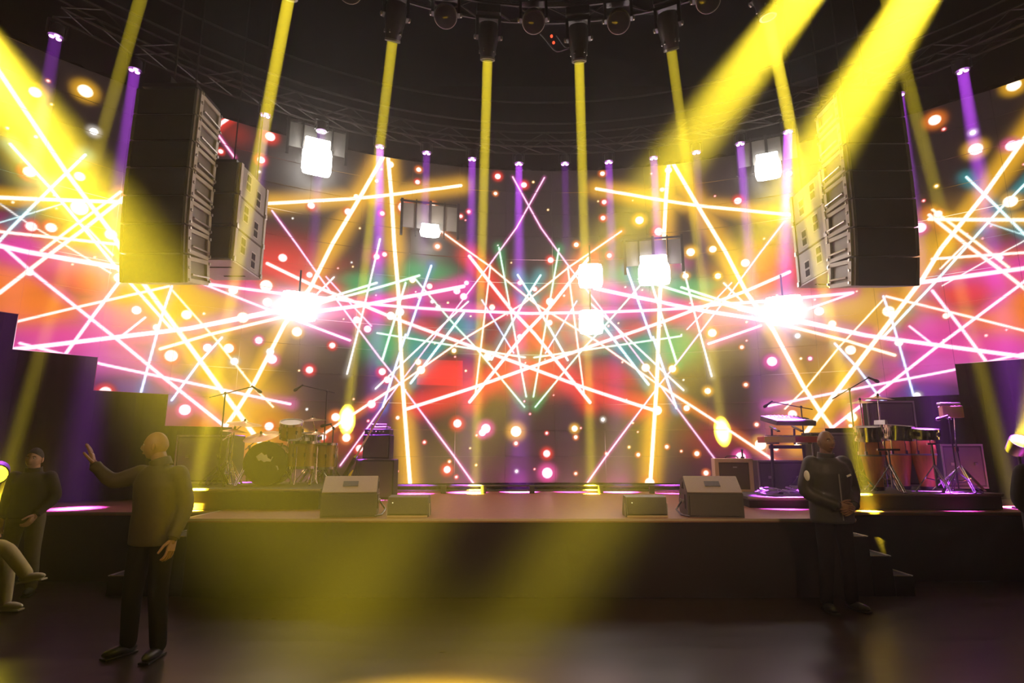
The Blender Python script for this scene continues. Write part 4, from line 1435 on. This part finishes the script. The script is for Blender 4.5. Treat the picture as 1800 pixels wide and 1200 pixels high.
# shared stands with tripod legs
for (px, py, lab, a0) in ((1553, 790, 'chrome tripod stand holding the two timbales', 1.2), (1628, 780, 'chrome tripod stand holding the black bongo', -1.6)):
    top = P(px, py, Y=7.9)
    t = thing('timbale_stand', lab, 'stand', (top.x, 7.80, PZ), 0, GP)
    MB().cyl((0, 0, .05), (0, 0, top.z - PZ), .014, n=8).build('pole', CHROME, t)
    tripod(t, 0, 0, 0, .36, .235, CHROME, -math.pi / 2)
    MB().box((0, 0, top.z - PZ), (.30 if px < 1600 else .12, .03, .025)).build('cross_arm', CHROME, t)
top = P(1543, 700, Y=8.05)
bx0 = P(1541, 700, Y=8.05).x
cymbal_stand('thin cymbal on a tall stand above the timbales', (bx0, 8.05, PZ), top.z - PZ, (top.x - bx0, 0), .20, (R(3), R(-4)), GP)
top = P(1512, 707, Y=8.6)
cymbal_stand('second cymbal further back above the timbales', (top.x, 8.6, PZ), top.z - PZ, (0, 0), .17, (R(-4), R(-4)), GP)
# cowbell between the timbales
cb_ = P(1548, 742, Y=7.9)
t = thing('cowbell', 'small cowbell mounted between the two timbales', 'cowbell', cb_, R(20), GP)
MB().prism([Vector((-.03, 0, -.03)), Vector((.03, 0, -.03)), Vector((.02, 0, .03)), Vector((-.02, 0, .03))], (0, -.08, 0), (0, .08, 0)).build('bell', STEEL, t)
MB().cyl((0, 0, -.03), (0, 0, -.2), .008, n=6).build('rod', CHROME, t)

# wood block stand at the right
wp = P(1655, 725, Y=8.0)
ws = thing('woodblock_stand', 'tall chrome tripod stand holding a wooden block with a violet top', 'stand', (P(1690, 860, Y=7.85).x, 7.85, PZ), 0, GP)
dx = wp.x - ws.location.x
hz = wp.z - PZ
MB().box((dx + .02, 0, hz), (.26, .10, .16), Matrix.Rotation(R(-8), 3, 'Z'), .008).build('wood_block', WOOD, ws)
MB().box((dx + .0, 0, hz + .11), (.28, .08, .035), bev=.01).build('top_bar', STEEL, ws)
MB().tube([(.03, 0, .30), (.01, 0, hz * .55), (dx * .35 + .05, 0, hz - .04)], .011, 7).build('pole', CHROME, ws, True)
MB().lathe([(.026, 0), (.026, .06)], (.01, 0, hz * .5), (0, 0, 1), 10).build('clamp', CHROME, ws)
tripod(ws, .03, 0, 0, .34, .34, CHROME, -1.9)
mst('straight black stand leaning before the wood block', 1668, 735, 7.75, PZ, 1668, (-.03, 0, .03), (.03, 0, -.02))

# ================================================================== PEOPLE
def eval_remesh(mb, voxel, smooth_it=4):
    me = bpy.data.meshes.new('tmp')
    me.from_pydata(mb.v, [], mb.f)
    bm = bmesh.new(); bm.from_mesh(me)
    bmesh.ops.recalc_face_normals(bm, faces=bm.faces[:])
    bm.to_mesh(me); bm.free()
    ob = bpy.data.objects.new('tmp', me)
    COL.objects.link(ob)
    m = ob.modifiers.new('r', 'REMESH'); m.mode = 'VOXEL'; m.voxel_size = voxel
    s = ob.modifiers.new('s', 'SMOOTH'); s.factor = .5; s.iterations = smooth_it
    dg = bpy.context.evaluated_depsgraph_get()
    out = bpy.data.meshes.new_from_object(ob.evaluated_get(dg))
    bpy.data.objects.remove(ob); bpy.data.meshes.remove(me)
    return out


def mesh_obj(name, me, m, parent):
    me.name = name
    me.materials.clear(); me.materials.append(m)
    me.polygons.foreach_set('use_smooth', [True] * len(me.polygons))
    o = bpy.data.objects.new(name, me)
    COL.objects.link(o); o.parent = parent
    return o


def limb(mb, pts, rs, n=12, flat=1.0):
    """rounded tapered limb along joints"""
    P_, Q_ = [], []
    pts = [Vector(p) for p in pts]
    for i in range(len(pts) - 1):
        for k in range(5):
            t = k / 5
            P_.append(pts[i].lerp(pts[i + 1], t)); Q_.append(rs[i] + (rs[i + 1] - rs[i]) * t)
    P_.append(pts[-1]); Q_.append(rs[-1])
    # smooth the bends a little
    for _ in range(2):
        P2 = P_[:]
        for i in range(1, len(P_) - 1):
            P2[i] = P_[i - 1] * .25 + P_[i] * .5 + P_[i + 1] * .25
        P_ = P2
    mb.tube(P_, Q_, n)
    mb.ell(P_[0], (Q_[0],) * 3, n, 6)
    mb.ell(P_[-1], (Q_[-1],) * 3, n, 6)
    return mb


def torso(mb, secs, n=20):
    """secs: (centre, half width, half depth)"""
    rings = []
    for c, a, b in secs:
        c = Vector(c)
        rings.append([c + Vector((a * math.copysign(abs(math.cos(t)) ** .85, math.cos(t)), b * math.copysign(abs(math.sin(t)) ** .85, math.sin(t)), 0)) for t in (2 * math.pi * j / n for j in range(n))])
    return mb.loft(rings)


def head_mesh(mb, c, rot, s=1.0):
    """head with brow, nose, lips, chin and ears; faces -Y before rot"""
    c = Vector(c)
    nu, nv = 36, 28
    rings = []
    for i in range(nv + 1):
        v = math.pi * i / nv
        z = -math.cos(v)
        rg = []
        for j in range(nu):
            u = 2 * math.pi * j / nu
            x, y = math.sin(v) * math.cos(u), math.sin(v) * math.sin(u)
            if i in (0, nv):
                x, y = x + 1e-3 * math.cos(u), y + 1e-3 * math.sin(u)
            X, Y, Z = x * .076, y * .096, z * .118
            if z < 0:
                X *= 1 - .28 * (-z) ** 1.5
                if y > 0:
                    Y *= 1 - .45 * (-z)
            f = max(0.0, -y)
            g = lambda x0, z0, wx, wz: math.exp(-((X - x0) / wx) ** 2 - ((Z - z0) / wz) ** 2) * (f > .2)
            Y -= .026 * g(0, -.018, .014, .022) + .012 * g(0, .008, .010, .022)          # nose
            Y -= .007 * g(0, .032, .05, .012)                                             # brow
            for e in (-1, 1):
                Y += .010 * g(e * .031, .014, .016, .011)                                 # eye sockets
                Y -= .005 * g(e * .042, -.022, .02, .02)                                  # cheeks
            Y -= .008 * g(0, -.052, .022, .006) + .007 * g(0, -.066, .018, .006)          # lips
            Y += .006 * g(0, -.059, .024, .003)
            Y -= .010 * g(0, -.092, .024, .016)                                           # chin
            rg.append(c + rot @ (Vector((X, Y, Z)) * s))
        rings.append(rg)
    mb.loft(rings)
    for e in (-1, 1):
        mb.ell(c + rot @ (Vector((e * .078, .012, -.005)) * s), (.010 * s, .020 * s, .032 * s), 10, 8, rot)
    return mb


def hand(mb, wrist, d, palm_n, side, curl=0.4, s=1.0, spread=.12):
    """palm, four fingers and a thumb; d = direction of the fingers, palm_n = palm normal, side = thumb side"""
    w = Vector(wrist); d = Vector(d).normalized(); n = Vector(palm_n).normalized()
    t = d.cross(n).normalized()
    if t.dot(Vector(side)) < 0:
        t = -t
    n = (n - d * n.dot(d)).normalized()
    limb(mb, [w - d * .02 * s, w + d * .02 * s], [.026 * s, .026 * s], 10)
    rot = Matrix((t, n, d)).transposed()
    mb.box(w + d * .055 * s, (.080 * s, .028 * s, .085 * s), rot, .012 * s)
    for k, L in enumerate((.078, .088, .083, .064)):
        o = (1.5 - k) * .020 * s
        p = w + d * .092 * s + t * o
        dd = (d + t * spread * (1.5 - k) * .6).normalized()
        pts = [p]
        for q in range(3):
            a = curl * (q + .4)
            v = (dd * math.cos(a) + n * math.sin(a))
            p = p + v * L * s * (.42, .32, .26)[q]
            pts.append(p)
        limb(mb, pts, [.0100 * s, .0095 * s, .009 * s, .0078 * s], 8)
    p = w + d * .025 * s + t * .034 * s
    v1 = (d * .65 + t * .75 + n * .2).normalized()
    v2 = (d * .9 + t * .35 + n * .3).normalized()
    limb(mb, [p, p + v1 * .042 * s, p + v1 * .042 * s + v2 * .034 * s, p + v1 * .042 * s + v2 * .060 * s], [.014 * s, .0115 * s, .0105 * s, .009 * s], 8)
    return mb


def shoe(mb, ank, fwd, s=1.0):
    a = Vector(ank); f = Vector(fwd).normalized()
    x = f.cross(Vector((0, 0, 1))).normalized()
    u = x.cross(f)
    rot = Matrix((x, f, u)).transposed()
    mb.ell(a + f * .06 * s - u * .045 * s, (.046 * s, .135 * s, .042 * s), 14, 8, rot)
    mb.ell(a - u * .02 * s, (.042 * s, .055 * s, .055 * s), 12, 8, rot)
    mb.box(a + f * .06 * s - u * .078 * s, (.082 * s, .25 * s, .018 * s), rot, .006)
    return mb


def person(label, loc, rz, J, skin, jacket, trousers, shoem, bulk=1.0, hair=None, jacket_len=0.0, collar=True, headrot=(0, 0, 0), scale=1.0):
    t = thing('person', label, 'person', loc, rz)
    t.scale = (scale,) * 3
    hr = Matrix.Rotation(R(headrot[2]), 3, 'Z') @ Matrix.Rotation(R(headrot[0]), 3, 'X') @ Matrix.Rotation(R(headrot[1]), 3, 'Y')
    # body: neck, trunk, limbs and hands in one mesh
    core = MB()
    limb(core, [J['neck'], Vector(J['neck']).lerp(Vector(J['head']), .8)], [.062, .058], 14)
    torso(core, [(J['pelvis'], .15, .10), (J['belly'], .14, .10), (J['chest'], .17, .11), (Vector(J['neck']) - Vector((0, 0, .03)), .09, .07)])
    for s in 'LR':
        limb(core, [J['sh' + s], J['el' + s], J['wr' + s]], [.045, .038, .027])
        limb(core, [J['hip' + s], J['kn' + s], J['an' + s]], [.075, .055, .038])
    me = eval_remesh(core, .016, 3)
    hm = MB()
    head_mesh(hm, J['head'], hr)
    for s in 'LR':
        h = J['hand' + s]
        hand(hm, J['wr' + s], h[0], h[1], h[2], h[3], 1.0)
    hm.v = [tuple(v.co) for v in me.vertices] + hm.v if False else hm.v
    bm = bmesh.new(); bm.from_mesh(me)
    tmp = bpy.data.meshes.new('tmp'); tmp.from_pydata(hm.v, [], hm.f)
    bm.from_mesh(tmp); bpy.data.meshes.remove(tmp)
    bmesh.ops.recalc_face_normals(bm, faces=bm.faces[:])
    bm.to_mesh(me); bm.free()
    body = mesh_obj('body', me, skin, t)
    # face details
    hc = Vector(J['head'])
    for e in (-1, 1):
        MB().ell(hc + hr @ Vector((e * .031, -.079, .014)), (.0105, .008, .008), 10, 6, hr).build('eye', mat('eye_white', (.6, .58, .55), .3), body, True)
        MB().ell(hc + hr @ Vector((e * .031, -.0855, .014)), (.005, .003, .005), 8, 5, hr).build('pupil', MATTE, body, True)
        MB().tube([hc + hr @ Vector((e * (.018 + .010 * k), -.094 + .004 * k, .030 + .004 * math.sin(k * 1.2))) for k in range(4)], .004, 5).build('eyebrow', HAIR, body, True)
    mth = MB().tube([hc + hr @ Vector((x * .011, -.094 + .0011 * x * x, -.059 + .0012 * x * x)) for x in (-2.4, -1.5, -.7, 0, .7, 1.5, 2.4)], .0035, 5)
    mth.build('mouth', mat('lips', (.35, .12, .10), .5), body, True)
    if hair:
        hb = MB()
        rings = []
        for i in range(11):
            rg = []
            for u in (2 * math.pi * j / 28 for j in range(28)):
                vm = R(84 + 22 * math.sin(u) - 6 * math.sin(u) ** 2 * (math.sin(u) < 0))
                v = max(vm * i / 10, .02)
                k = 1.075 + .02 * math.sin(5 * u) * math.sin(v)
                rg.append(hc + hr @ Vector((.076 * k * math.sin(v) * math.cos(u), .096 * k * math.sin(v) * math.sin(u) + .004, .118 * k * math.cos(v) + .004 * math.cos(v))))
            rings.append(rg)
        hb.loft(rings)
        hb.build('hair', HAIR, body, True)
    # clothes
    k = bulk
    jk = MB()
    pel = Vector(J['pelvis']) - Vector((0, 0, jacket_len))
    torso(jk, [(pel, .185 * k, .135 * k), (Vector(J['pelvis']) + Vector((0, 0, .06)), .185 * k, .135 * k), (J['belly'], .175 * k, .135 * k), (J['chest'], .20 * k, .14 * k),
               (Vector(J['chest']).lerp(Vector(J['neck']), .6), .17 * k, .12 * k), (Vector(J['neck']) + Vector((0, 0, .0)), .085, .08)])
    for s in 'LR':
        e = (Vector(J['wr' + s]) - Vector(J['el' + s])).normalized()
        limb(jk, [J['sh' + s], J['el' + s], Vector(J['wr' + s]) - e * .015], [.078 * k, .062 * k, .044 * k])
    jo = mesh_obj('jacket', eval_remesh(jk, .017, 4), jacket, t)
    if collar:
        nk = Vector(J['neck'])
        a_, b_, d_ = basis(Vector(J['head']) - nk)
        MB().lathe([(.088, -.02), (.082, .045), (.074, .05), (.074, -.01)], nk, d_, 18, False).build('collar', jacket, jo, True)
    for s in 'LR':
        e = (Vector(J['wr' + s]) - Vector(J['el' + s])).normalized()
        MB().lathe([(.046 * k, -.03), (.047 * k, 0), (.040 * k, .004)], Vector(J['wr' + s]) - e * .01, e, 14, False).build('cuff', jacket, jo, True)
    tr = MB()
    torso(tr, [(Vector(J['hipL']).lerp(Vector(J['hipR']), .5) - Vector((0, 0, .06)), .13, .11), (J['pelvis'], .17, .125), (Vector(J['pelvis']) + Vector((0, 0, .08)), .165, .12)])
    for s in 'LR':
        limb(tr, [J['hip' + s], J['kn' + s], J['an' + s]], [.098, .075, .062])
    mesh_obj('trousers', eval_remesh(tr, .017, 4), trousers, t)
    for s in 'LR':
        shoe(MB(), J['an' + s], J['toe' + s]).build('shoe', shoem, t, True)
    return t, jo


def standing(h=1.76, **kw):
    k = h / 1.78
    J = dict(pelvis=(0, 0, .98 * k), belly=(0, 0, 1.14 * k), chest=(0, 0, 1.34 * k), neck=(0, .005, 1.50 * k), head=(0, -.02, 1.655 * k),
             shL=(-.18, 0, 1.43 * k), shR=(.18, 0, 1.43 * k), elL=(-.25, .04, 1.16 * k), elR=(.25, .04, 1.16 * k), wrL=(-.24, -.04, .92 * k), wrR=(.24, -.04, .92 * k),
             hipL=(-.095, 0, .93 * k), hipR=(.095, 0, .93 * k), knL=(-.12, -.02, .51 * k), knR=(.12, -.02, .51 * k), anL=(-.14, .02, .09), anR=(.14, .02, .09),
             toeL=(-.25, -1, 0), toeR=(.25, -1, 0), handL=((0, -.1, -1), (1, 0, 0), (0, -1, 0), .35), handR=((0, -.1, -1), (-1, 0, 0), (0, -1, 0), .35))
    J.update(kw)
    return J


# guard at the right with hands folded before him
p = P(1464, 1040, z=0.0)
gp = (P(1462, 900, Y=6.15).x, 6.15, 0)
J = standing(1.80, elL=(-.29, .02, 1.16), elR=(.29, .02, 1.16), wrL=(-.06, -.19, 1.04), wrR=(.12, -.18, 1.03),
             handL=((.8, -.25, -.25), (.2, .9, 0), (0, 0, 1), .5), handR=((-.75, -.3, -.35), (-.2, .9, 0), (0, 0, 1), .5))
gd, gj = person('bald guard in a black padded jacket with folded hands before the stage', gp, R(8), J, SKIN2, JACKB, mat('black_trousers', (.006, .0055, .0055), .9, spec=.1), BLACK, 1.18, None, .14, True, (0, 0, 0))
MB().ell((-.282, -.055, 1.33), (.012, .032, .055), 12, 8, Matrix.Rotation(R(25), 3, 'Z')).build('sleeve_badge', WHITE, gj, True)
MB().box((.11, -.168, 1.335), (.05, .006, .018), Matrix.Rotation(R(-20), 3, 'Y')).build('chest_mark', WHITE, gj)
MB().box((0, -.165, 1.12), (.012, .006, .46)).build('zip', GREYD, gj)

# person seen from behind at the left, raising a hand
wpz = (P(274, 900, Y=4.85).x, 4.85, 0)
J = standing(1.74, head=(-.06, -.01, 1.625), neck=(-.01, .01, 1.475), elL=(-.36, -.10, 1.33), wrL=(-.50, -.16, 1.475), elR=(.25, .05, 1.14), wrR=(.24, -.06, .90),
             handL=((-.30, -.15, 1), (-.75, -.5, 0), (.7, 0, .1), .12), handR=((0, -.15, -1), (-1, 0, 0), (0, -1, 0), .4))
person('bald person in a bulky olive jacket raising an open hand in the yellow beam', wpz, R(-12), J, mat('skin_tan', (.28, .15, .09), .55, var=.08), JACKO, mat('dark_trousers', (.007, .006, .005), .9, spec=.1), BLACK, 1.02, None, .12, True, (2, 0, -72))

# smiling man standing at the far left
mp_ = (P(48, 900, Y=6.75).x, 6.75, 0)
J = standing(1.60, wrR=(.17, -.14, .88), elR=(.27, .03, 1.06), handR=((-.35, -.4, -.8), (-1, 0, 0), (0, -1, 0), .5), wrL=(-.22, -.05, .84))
person('smiling dark-haired man in a black shirt and khaki trousers at the far left', mp_, R(10), J, SKIN1, NAVY, KHAKI, MATTE, .96, True, .05, True, (0, 4, 6))

# seated person at the left edge: only the crossed legs reach into the picture
sp_ = (-5.6, 6.0, 0)
J = standing(1.7, pelvis=(0, .02, .60), belly=(0, .05, .76), chest=(0, .06, .96), neck=(0, .05, 1.12), head=(0, .02, 1.275), shL=(-.18, .06, 1.05), shR=(.18, .06, 1.05),
             elL=(-.24, .0, .80), elR=(.24, 0, .80), wrL=(-.12, -.2, .76), wrR=(.14, -.22, .76), hipL=(-.09, 0, .55), hipR=(.09, 0, .55), knL=(-.02, -.50, .67), knR=(.10, -.47, .53),
             anL=(.02, -.74, .38), anR=(.10, -.50, .10), toeL=(0, -1, .15), toeR=(0, -1, 0), handL=((.7, -.5, -.1), (0, 0, -1), (0, -1, 0), .4), handR=((-.7, -.5, -.1), (0, 0, -1), (0, -1, 0), .4))
person('person sitting with crossed legs at the left edge, khaki trousers and pale shoe', sp_, R(90), J, SKIN1, NAVY, mat('pale_khaki', (.55, .48, .24), .85, scale=14, bump=.5), SHOEW, .95, True, .02, True)
st = thing('folding_chair', 'black folding chair under the sitting person at the left edge', 'chair', (sp_[0], sp_[1], 0), R(90))
MB().box((0, .02, .42), (.42, .40, .03), bev=.01).build('seat', MATTE, st)
MB().box((0, .24, .74), (.40, .025, .22), bev=.01).build('backrest', MATTE, st)
for s in (-1, 1):
    MB().cyl((s * .2, -.2, .01), (s * .2, .24, .86), .012, n=7).build('leg', BLACK, st)
    MB().cyl((s * .17, .26, .01), (s * .17, -.14, .41), .012, n=7).build('leg', BLACK, st)

# person in black cut by the right edge
rp = (P(1838, 900, Y=5.6).x, 5.6, 0)
J = standing(1.72, wrL=(-.20, -.10, .96), elL=(-.27, .03, 1.12), handL=((.1, -.25, -1), (1, 0, 0), (0, -1, 0), .35))
person('person in black clothes half cut off by the right edge', rp, R(12), J, SKIN1, mat('black_coat', (.008, .007, .007), .9), mat('black_trousers', (.006, .0055, .0055), .9, spec=.1), BLACK, 1.1, True, .25, True)
